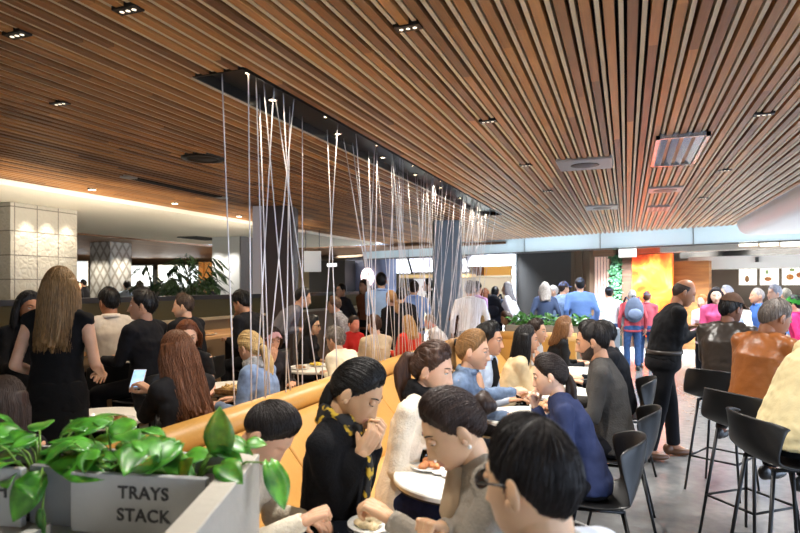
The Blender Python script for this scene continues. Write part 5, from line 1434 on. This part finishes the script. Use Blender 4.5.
far('person in a dark jacket standing in front of the kiosk', 341, 283, 10.6, 240, (54, 56, 66), ('short', HB))
far('smiling woman with dark hair and pink top, left of the brown-capped man', 716, 287, 8.4, 265, (224, 96, 142), ('shoulder', (34, 26, 26)), fem=1, sk=SKL, arms=('front', 'front'), eyes=True)
far('grey-haired person in pale blue behind the capped man', 726, 285, 9.2, 190, (176, 190, 214), ('short', (150, 150, 156)), eyes=True)
far('child-sized person in white and pink right of the standing man', 702, 296, 9.0, 230, (240, 214, 220), ('short', (190, 110, 60)), fem=1, arms=('front', 'front'))
far('bald man in a bright blue shirt facing left, above the tan leather jacket', 757, 287, 8.6, 195, (74, 112, 180), ('crop', (150, 140, 132)), sk=SK2, eyes=True)
far('person with curly grey hair and a blue top at the right counter', 774, 285, 9.4, 200, (110, 140, 190), ('curly', (168, 168, 174)))
far('pale-haired person farther back at the right counter', 786, 288, 10.4, 110, (150, 150, 150), ('short', (150, 140, 120)))
far('person in a bright pink top and green knitted hat at the right edge', 794, 297, 7.6, 150, (214, 50, 108), ('short', HB), hat=('beanie', (44, 112, 40)))
# ---- left of the banquette
p_phone = P('woman with long brown hair in a black jacket looking at her phone', 177, 331, 3.55, 172, lean=8, nod=12, fem=1, sk=SK1, hair=('long_wavy', (98, 60, 36)), topc=((28, 27, 28), 'cotton', 'long', 'jacket'), arms=(('w', 137, 392, 3.72, (-.3, -.8, .5)), ('w', 150, 391, 3.62, (.4, -.8, .4))), hands=('grip', 'grip'))
p_aub = P('smiling auburn-haired woman in a black top facing the woman with the phone', 187, 320, 4.75, -38, lean=14, nod=8, fem=1, sk=SKL, hair=('bob', (112, 64, 36)), topc=((30, 29, 30), 'cotton', 'short', 'top'), arms=('table', 'table'))
p_djk = P('woman with a blonde ponytail and pale denim jacket on the far side of the banquette', 250, 331, 4.3, 186, lean=14, nod=22, turn=-16, fem=1, sk=SK1, hair=('pony_long', (190, 160, 108)), topc=((118, 136, 164), 'denim', 'long', 'jacket'), arms=('table', 'table'), scarf=('plaid', (150, 150, 150)))
P('person in a dusty pink beanie with a hand to the face', 272, 327, 5.35, -30, lean=16, nod=14, fem=1, sk=SK2, hair=('bob', HDB), hat=('beanie', (186, 142, 142)), topc=((50, 46, 48), 'cotton', 'long', 'jacket'), arms=('table', 'mouth'))
p_glw = P('woman with glasses and long black hair in a black top, gesturing', 313, 315, 7.05, 10, lean=10, nod=6, fem=1, sk=SKA, hair=('long', HB), topc=((26, 26, 28), 'cotton', 'three', 'top'), arms=('front', 'front'), glasses=((20, 20, 22), None))
P('grey-haired person in a cream jacket leaning forward over the table', 335, 327, 5.9, 168, lean=38, nod=10, sk=SK1, hair=('curly', (120, 112, 104)), topc=((226, 216, 190), 'cotton', 'long', 'jacket'), arms=('table', 'table'))
P('man with short brown hair in a tan sweater on the far side of the banquette', 374, 314, 6.9, 150, lean=8, nod=8, sk=SK1, hair=('short', (76, 52, 38)), topc=((196, 176, 146), 'knit', 'long', 'sweater'), arms=('table', 'table'))
P('person with a flushed face and red top opposite the tan sweater', 354, 318, 7.7, -30, lean=10, nod=8, sk=(214, 140, 116), hair=('short', HDB), topc=((186, 44, 40), 'cotton', 'long', 'top'), fem=1)
P('woman with blonde hair, patterned scarf and a red coat', 408, 315, 7.7, 150, lean=10, nod=6, fem=1, sk=SK1, hair=('shoulder', (170, 130, 76)), topc=((206, 62, 46), 'cotton', 'long', 'coat'), scarf=('plaid', (150, 126, 92)), arms=('table', 'table'))
P('pink-faced man in a white shirt leaning over, next to the red coat', 430, 316, 8.9, 190, lean=32, nod=16, sk=(222, 150, 128), hair=('crop', (140, 120, 104)), topc=((236, 234, 236), 'cotton', 'long', 'shirt'), arms=('table', 'table'))
P('dark-skinned person with black hair at the foot of the blue-grey column', 455, 311, 9.2, 200, lean=6, nod=8, sk=SK4, hair=('full', HB), topc=((60, 36, 30), 'cotton', 'long', 'shirt'))
P('low blonde head behind the young man with black hair', 484, 316, 9.6, 120, lean=8, fem=1, hair=('shoulder', (188, 156, 104)), topc=((170, 150, 120), 'cotton', 'long', 'top'))
P('brown-haired woman in black bending over behind the bench return', 506, 311, 9.4, 215, lean=30, nod=20, fem=1, sk=SK2, hair=('shoulder', (74, 48, 34)), topc=((24, 24, 26), 'cotton', 'long', 'jacket'))
P('man in a grey suit bending over a table, back turned, behind the woman with glasses', 303, 287, 7.6, 30, mode='stand', lean=38, nod=16, hair=('short', HB), topc=((112, 110, 116), 'cotton', 'long', 'blazer'), arms=('front', 'front'), fat=1.1)
P('person in a grey checked shirt by the man in the grey suit', 334, 297, 8.2, 200, mode='stand', lean=26, nod=10, hair=('curly', (90, 66, 48)), topc=((140, 138, 140), 'plaid', 'long', 'shirt'), arms=('front', 'front'))
p_blo = P('woman with long dark-blonde hair in a sleeveless black dress, standing, back turned', 60, 267, 3.75, 118, mode='stand', lean=2, fem=1, sk=SK1, hair=('long', (126, 96, 58)), topc=((16, 16, 18), 'cotton', 'none', 'dress'), bot=((16, 16, 18), 'cotton', 'skirt'), arms=((-.19, .20, .10), (.19, .20, .10)))
p_lbl = P('woman with long black hair in black at the left edge, half behind the blonde', 29, 291, 4.35, -20, seat=.76, lean=6, nod=4, turn=10, fem=1, sk=SK3, hair=('long', HB), topc=((18, 17, 19), 'cotton', 'long', 'top'), arms=('table', 'table'))
p_wsh = P('man in a white shirt with short dark hair on a bar stool, back turned', 109, 287, 5.15, 150, seat=.76, lean=6, nod=6, turn=16, sk=SK3, hair=('short', HB), topc=((204, 192, 176), 'cotton', 'long', 'shirt'), arms=('table', 'table'), collar=True)
p_su1 = P('man in a black suit with dark hair, in profile beside the white shirt', 142, 289, 4.6, 186, seat=.76, lean=4, nod=2, turn=28, sk=SK2, hair=('full', HB), topc=((22, 22, 26), 'cotton', 'long', 'blazer'), arms=('table', 'table'))
p_su2 = P('man in a black suit with brown hair, in profile behind the auburn woman', 183, 293, 5.5, 182, seat=.76, lean=10, nod=6, turn=26, sk=SK1, hair=('short', (64, 48, 36)), topc=((22, 22, 25), 'cotton', 'long', 'blazer'), arms=('table', 'table'), fat=1.12)
p_eat = P('man in a black suit leaning over to eat, in front of the white column', 242, 291, 6.2, 178, seat=.76, lean=26, nod=22, sk=SK2, hair=('full', HB), topc=((24, 24, 27), 'cotton', 'long', 'blazer'), arms=('table', 'mouth'), hands=('relax', 'pinch'))
P('dark-haired person cut off by the left edge, low behind the planter leaves', 4, 377, 2.5, 120, lean=10, nod=10, fem=1, sk=SK2, hair=('long', HDB), topc=((24, 23, 25), 'cotton', 'long', 'top'), eyes=False)
# ---- tiny figures in the far left room
for px, top, d, face, c, h, l in ((78, 281, 18, 20, (40, 40, 44), ('short', HB), 'tiny dark figure left in the gap between the two patterned columns'),
        (83, 279, 20, 200, (36, 36, 40), ('short', HB), 'tiny dark figure right in the gap between the two patterned columns'),
        (127, 280, 15, 150, (196, 208, 224), ('short', HDB), 'small figure in a pale blue shirt just right of the lozenge column'),
        (139, 281, 16.2, 200, (50, 48, 48), ('curly', HDB), 'small dark-haired figure left of the potted palms'),
        (196, 281, 15.5, 140, (140, 136, 140), ('short', HBR), 'small seated-looking figure in grey by the orange timber posts'),
        (203, 282, 15, 60, (60, 66, 96), ('short', HB), 'small figure in slate blue by the orange timber posts'),
        (211, 279, 12.6, 200, (70, 60, 90), ('short', HB), 'small figure in dark purple next to the white column')):
    far(l, px, top, d, face, c, h)
for q in PEOPLE_LOG:
    if q[1] < .86 or q[1] > 1.17: print('SCALE', q)

if 0:
    for o in [o for o in bpy.data.objects if o.name.startswith('person')]: print('POS', o.name, [round(v, 2) for v in o.location[:2]], o['label'][:60])
# ================================================================ SEATS UNDER THE PEOPLE
def seat_for(pr, fn, label, back=.04):
    root, I = pr; a = root.rotation_euler[2] + PI / 2
    fn(root.location.x - math.cos(a) * back, root.location.y - math.sin(a) * back, math.degrees(a), label)
seat_for(p_navy, chair, 'black shell chair under the woman in the navy top')
seat_for(p_grey, chair, 'black shell chair under the bearded man in the grey sweater')
seat_for(p_jack, chair, 'black shell chair under the person in the black padded jacket')
seat_for(p_fgw, chair, 'black shell chair under the foreground woman in the grey cardigan')
seat_for(p_fgm, chair, 'black shell chair under the foreground man with glasses')
seat_for(p_aub, chair, 'black shell chair under the smiling auburn-haired woman')
chair(-2.95, 2.20, 100, 'empty black shell chair behind the planter leaves, only its thin back rim showing')
seat_for(p_cap, stool, 'black bar stool under the man in the brown cap')
seat_for(p_lea, stool, 'black bar stool under the man in the tan leather jacket')
seat_for(p_cre, stool, 'black bar stool under the person in the cream shirt')
for pr, l in ((p_wsh, 'black bar stool under the man in the white shirt at the left'), (p_su1, 'black bar stool under the man in the black suit, beside the white shirt'), (p_su2, 'black bar stool under the man in the black suit behind the auburn woman'), (p_eat, 'black bar stool under the man leaning over to eat'), (p_lbl, 'black bar stool under the long-haired woman at the left edge')): seat_for(pr, stool, l)
# ================================================================ THINGS ON THE TABLES
def put(name, label, cat, px, py, z, rz=0., group=None):
    x, y = on_z(px, py, z); return thing(name, label, cat, (x, y, z), rz, group)
GLASS = mat('clear_glass', (245, 248, 248), .03, trans=1.)
def plate(px, py, label, r=.11, z=ZT, food=None, group='plates on the cafe tables'):
    t = put('plate', label, 'plate', px, py, z, 0, group)
    b = MB(); b.lathe([(0, 0), (r * .62, 0), (r, .014), (r, .018), (r * .62, .006), (0, .006)], seg=36); b.obj('dish', [CERAM], t)
    if food:
        b = MB(); rs_ = random.Random(int(px))
        for k in range(9): b.ell((rs_.uniform(-.5, .5) * r, rs_.uniform(-.5, .5) * r, .014 + rs_.random() * .012), (r * .26, r * .2, .014), rot('z', rs_.random() * 3), 10, 6)
        b = remesh(b, .005, 2); b.obj('food', [mat('food', food, .5, bump=.6, bscale=80, var=.4, vscale=40)], t, flip=False)
    return t
plate(430, 468, 'white plate with half-eaten wrap beside the cream sweater woman', .10, food=(190, 120, 70))
plate(577, 379, 'white plate of food in front of the bearded man', .12, food=(214, 196, 150))
plate(545, 408, 'white plate of food in front of the navy-top woman', .11, food=(170, 130, 84))
plate(318, 366, 'plate with a yellow dish on the table by the woman with glasses', .12, food=(206, 176, 60))
plate(300, 369, 'white plate on the left table near the denim jacket', .11, food=(150, 110, 70))
plate(118, 421, 'brown wooden dish on the left table behind the planter leaves', .10, food=(150, 92, 50))
plate(372, 527, 'white plate on the nearest table by the foreground woman\'s hands', .09, food=(200, 180, 140))
plate(206, 335, 'plate of food on the high table in front of the eating man', .12, 1.051, food=(196, 150, 96))
def cup(px, py, label, z=ZT, rgb=(150, 84, 44), r=.032, h=.11, cat='glass', m=None):
    t = put('drinking_glass', label, cat, px, py, z)
    b = MB(); b.lathe([(0, 0), (r * .86, 0), (r, h), (r * .93, h), (r * .80, .006), (0, .006)], seg=28); b.obj('tumbler', [m or GLASS], t)
    b = MB(); b.lathe([(0, .007), (r * .79, .007), (r * .88, h * .8), (0, h * .8)], seg=28); b.obj('drink', [mat('drink', rgb, .15)], t)
    return t
cup(520, 403, 'tall glass of amber drink held by the denim-shirt woman')
cup(424, 463, 'small glass of tea on the table before the cream sweater woman', rgb=(176, 104, 56), h=.075)
cup(407, 463, 'small dark jar on the table edge next to the glass of tea', rgb=(60, 44, 34), r=.026, h=.06)
t = put('juice_bottle', 'bottle of orange juice with a straw on the far cafe table', 'bottle', 541, 386, ZT)
b = MB(); b.lathe([(0, 0), (.034, 0), (.036, .01), (.036, .11), (.016, .15), (.016, .19), (.013, .19), (.013, .15), (.032, .108), (.032, .008), (0, .008)], seg=24); b.obj('glass_body', [GLASS], t)
b = MB(); b.lathe([(0, .009), (.031, .009), (.031, .10), (0, .10)], seg=24); b.obj('juice', [mat('orange_juice', (246, 160, 20), .2)], t)
b = MB(); b.tube([(.0, 0, .02), (.012, 0, .23)], .003, 8); b.obj('straw', [mat('straw_yellow', (226, 214, 80), .4)], t)
t = put('basket_tray', 'paper-lined basket of chips on the left table by the blonde denim jacket', 'basket', 238, 393, ZT)
b = MB(); b.box((-.15, -.11, 0), (.15, .11, .008)); 
for (x0, x1, y0, y1) in ((-.15, .15, -.11, -.10), (-.15, .15, .10, .11), (-.15, -.14, -.11, .11), (.14, .15, -.11, .11)): b.box((x0, y0, 0), (x1, y1, .04))
b.obj('basket', [mat('wicker', (150, 112, 66), .7, bump=.8, bscale=120, var=.4, vscale=60)], t, smooth=False)
b = MB(); rs_ = random.Random(2)
for k in range(46): b.box((-.04, -.006, -.006), (.04, .006, .006), 0, rot('z', rs_.random() * 3) @ rot('y', rs_.uniform(-.5, .5)), (rs_.uniform(-.10, .10), rs_.uniform(-.07, .07), .03 + rs_.random() * .03))
o = b.obj('chips', [mat('potato_chips', (222, 190, 130), .6, var=.2, vscale=30)], t, smooth=False); o['kind'] = 'stuff'
t = put('coffee_cup', 'white cup with saucer on the left table behind the phone', 'cup', 96, 424, ZT)
b = MB(); b.lathe([(0, 0), (.06, 0), (.072, .012), (0, .006)]); b.obj('saucer', [CERAM], t)
b = MB(); b.lathe([(0, .008), (.022, .008), (.04, .06), (.036, .06), (.02, .014), (0, .014)]); b.obj('bowl', [CERAM], t)
b = MB(); b.tube([(.036, 0, .05), (.058, 0, .045), (.056, 0, .028), (.032, 0, .024)], .0045, 8); b.obj('handle', [CERAM], t)
# smartphone in the hands of the woman on the left
def phone(px, py, d, rz, tilt, label):
    x, y = at(px, d); t = thing('smartphone', label, 'phone', (x, y, zat(py, d)), rz)
    R = rot('x', tilt)
    b = MB(); b.box((-.038, -.006, -.075), (.038, .004, .075), 0, R); b.obj('case', [mat('white_case', (224, 224, 226), .3)], t, bevel=.004)
    b = MB(); b.box((-.034, -.0075, -.066), (.034, -.006, .066), 0, R); b.obj('display', [mat('phone_display', (150, 186, 224), .2, emit=1.2, var=.6, vscale=22)], t, smooth=False)
    return t
phone(138, 379, 3.66, math.radians(30), -.85, 'smartphone with a bright screen held by the long-haired woman in black')
t = put('smartphone', 'dark smartphone lying on the nearest cafe table', 'phone', 343, 531, ZT, .5)
b = MB(); b.box((-.036, -.073, 0), (.036, .073, .009)); b.obj('case', [BLACKP], t, bevel=.003)
b = MB(); b.box((-.033, -.066, .009), (.033, .066, .0095)); b.obj('display', [mat('dark_glass', (24, 26, 32), .08)], t, smooth=False)
# rubber-black small thing on the bench, napkin
t = put('napkin', 'crumpled white napkin on the table by the cream sweater woman', 'napkin', 447, 474, ZT + .001)
b = MB(); rs_ = random.Random(9)
for k in range(7): b.ell((rs_.uniform(-.05, .05), rs_.uniform(-.04, .04), .01), (.035, .025, .010), rot('z', rs_.random() * 3), 10, 6)
remesh(b, .005, 1).obj('paper', [mat('tissue', (244, 240, 232), .9, bump=.5, bscale=60)], t, flip=False)
# pearl earring is part of the foreground woman
def earring(pr, sd):
    root, I = pr
# backpacks on backs
def backpack(pr, rgb, label, w=.17, h=.24):
    root, I = pr; q = I['world'](I['chest'] + np.array([0, -.215, .02])); s = I['s']
    t = thing('backpack', label, 'backpack', tuple(q), root.rotation_euler[2])
    b = MB(); b.ell((0, 0, 0), (w, .105, h)); b.ell((0, .02, -.04), (w * 1.02, .09, h * .85)); b = remesh(b, .012, 2); b.obj('bag', [cloth(rgb, 'cotton')], t, flip=False)
    b = MB(); b.ell((0, -.09, -.07), (w * .72, .045, h * .42)); b.obj('front_pocket', [cloth(tuple(min(255, int(v * 1.25)) for v in rgb))], t, flip=False)
    for sd in (-1, 1):
        b = MB(); b.tube([(sd * .09, .06, .18), (sd * .115, .17, .24), (sd * .125, .30, .16), (sd * .135, .33, .02), (sd * .16, .22, -.13), (sd * .13, .06, -.16)], .02, 8, flat=.35); b.obj('strap', [cloth(tuple(int(v * .7) for v in rgb))], t, flip=False)
    b = MB(); b.tube([(-.03, .05, .235), (-.02, .05, .265), (.02, .05, .265), (.03, .05, .235)], .008, 8); b.obj('grab_loop', [cloth(tuple(int(v * .7) for v in rgb))], t)
    return t
backpack(p_bpk, (104, 114, 134), 'grey-blue backpack on the man in the red top')
backpack(p_bp2, (38, 40, 48), 'black backpack on the person at the kitchen counter')
# ================================================================ CAMERA, LIGHT
cam = bpy.data.cameras.new('camera'); co_ = bpy.data.objects.new('camera', cam); COL.objects.link(co_)
co_.location = (0, 0, HC); co_.rotation_euler = (PI / 2, 0, YAW)
cam.sensor_width = 36; cam.lens = FPX / 800 * 36; cam.shift_y = (HY - 266.5) / 800; cam.clip_start = .05; cam.clip_end = 200
cam.dof.use_dof = True; cam.dof.focus_distance = 4.2; cam.dof.aperture_fstop = 3.2
SC.camera = co_
def lamp_spread(o, a):
    o.data.spread = a
def lamp(kind, loc, e, col=(1, .86, .68), size=.1, rot_=(0, 0, 0), spot=1.9, blend=.6, name='lamp', sy=None):
    l = bpy.data.lights.new(name, kind); l.energy = e; l.color = col
    if kind == 'AREA':
        l.size = size
        if sy: l.shape = 'RECTANGLE'; l.size_y = sy
    elif kind == 'SPOT': l.spot_size = spot; l.spot_blend = blend; l.shadow_soft_size = size
    else: l.shadow_soft_size = size
    o = bpy.data.objects.new(name, l); COL.objects.link(o); o.location = loc; o.rotation_euler = rot_; return o
WARM = (1, .84, .64); NEUT = (1, .95, .88); COOL = (.78, .90, 1)
# downlights of the cord slot and of the slats over the seats
for k in range(8): lamp('SPOT', (-2.2, 3.2 + k * .95, 2.88), 16, WARM, .03, spot=2.0, name='slot_spot')
for x, y, e in ((-1.1, 1.3, 70), (-.9, 2.6, 110), (-.9, 4.0, 110), (-.9, 5.6, 110), (-.6, 7.2, 110), (.9, 2.4, 60), (1.2, 4.4, 90), (1.2, 6.6, 120), (-3.2, 3.6, 60), (-3.2, 5.4, 60), (-3.3, 7.4, 80), (-5.0, 3.5, 30), (-5.0, 6.0, 34)):
    lamp('SPOT', (x, y, 2.80), e * 1.35, (1, .97, .92) if x > .5 else NEUT if x > -2 else WARM, .05, spot=2.1, name='seat_spot')
for x, y in ((.3, 9.5), (1.6, 9.0), (1.5, 7.4), (-.9, 10.6), (1.0, 11.6), (1.7, 12.4), (-2.0, 12.0)): lamp('SPOT', (x, y, 2.80), 230, (.86, .93, 1), .05, spot=2.2, name='walkway_fill_spot')  # added spots that brighten the far crowd and the walkway
for k in range(8):
    p = W0 + WU * (-4.2 + 2.1 * k) + WN * .48; lamp('AREA', (p[0], p[1], 2.72), 17, (.94, .98, 1), 1.9, (PI / 2, 0, WRZ + PI), name='fascia_fill_light', sy=.2)  # added lamps standing in for daylight behind the fascia glass
for x in (-9.2, -8.75): lamp('SPOT', (x, 11.35, 2.75), 60, (1, .96, .9), .04, spot=1.6, name='column_spot')  # extra spots added to brighten the white column
# column washers
for yy in (5.95, 6.27, 6.6):
    lamp('SPOT', (-7.84, yy, 2.765), 46, (1, .93, .80), .03, spot=1.2, name='column_spot')
for xx, yy in ((-12.9, 11.2), (-12.6, 11.2), (-12.15, 11.7), (-12.15, 12.0)):
    lamp('SPOT', (xx, yy, 2.71), 70, (1, .93, .80), .03, spot=1.2, name='column_spot')
# area lamps behind the fascia; the cool ones stand in for skylight daylight
for k in (0, 1, 3, 4, 5, 6):
    p = W0 + WU * (-3 + 2.2 * k) + WN * 1.0
    lamp('AREA', (p[0], p[1], 2.59), 480, COOL if k < 6 else NEUT, 1.6, (0, 0, WRZ), name='shop_zone_light', sy=.5).data.spread = 1.9
for k in range(4):
    p = W0 + WU * (4.2 + 2.2 * k) + WN * 3.0
    lamp('AREA', (p[0], p[1], 2.58), 170, NEUT, 1.4, (0, 0, WRZ), name='shop_zone_light', sy=.5).data.spread = 1.9
for x, y in ((-14, 14), (-18, 18), (-14, 22), (-9, 20)): lamp('AREA', (x, y, 2.7), 200, (1, .88, .7), 2.0, name='room_lamp')
# added uplights above the partition cap that brighten the white soffit
for y in (3.0, 6.0, 9.0): lamp('AREA', (-5.27, y, 1.50), 48, (1, .90, .74), .12, (0, PI - .9, 0), name='soffit_fill', sy=2.6).data.spread = 1.7
w = bpy.data.worlds.new('World'); SC.world = w; w.use_nodes = True
bg = w.node_tree.nodes['Background']; bg.inputs[0].default_value = (*lin((206, 226, 255)), 1); bg.inputs[1].default_value = 6.0
vs = SC.view_settings; vs.view_transform = 'Standard'; vs.look = 'None'; vs.gamma = 1; vs.use_curve_mapping = False; vs.exposure = .3
try:
    SC.cycles.use_denoising = True
    SC.cycles.max_bounces = 6; SC.cycles.diffuse_bounces = 3; SC.cycles.glossy_bounces = 3; SC.cycles.transmission_bounces = 4
    SC.cycles.caustics_reflective = False; SC.cycles.caustics_refractive = False; SC.cycles.sample_clamp_indirect = 6
except Exception as e: print(e)
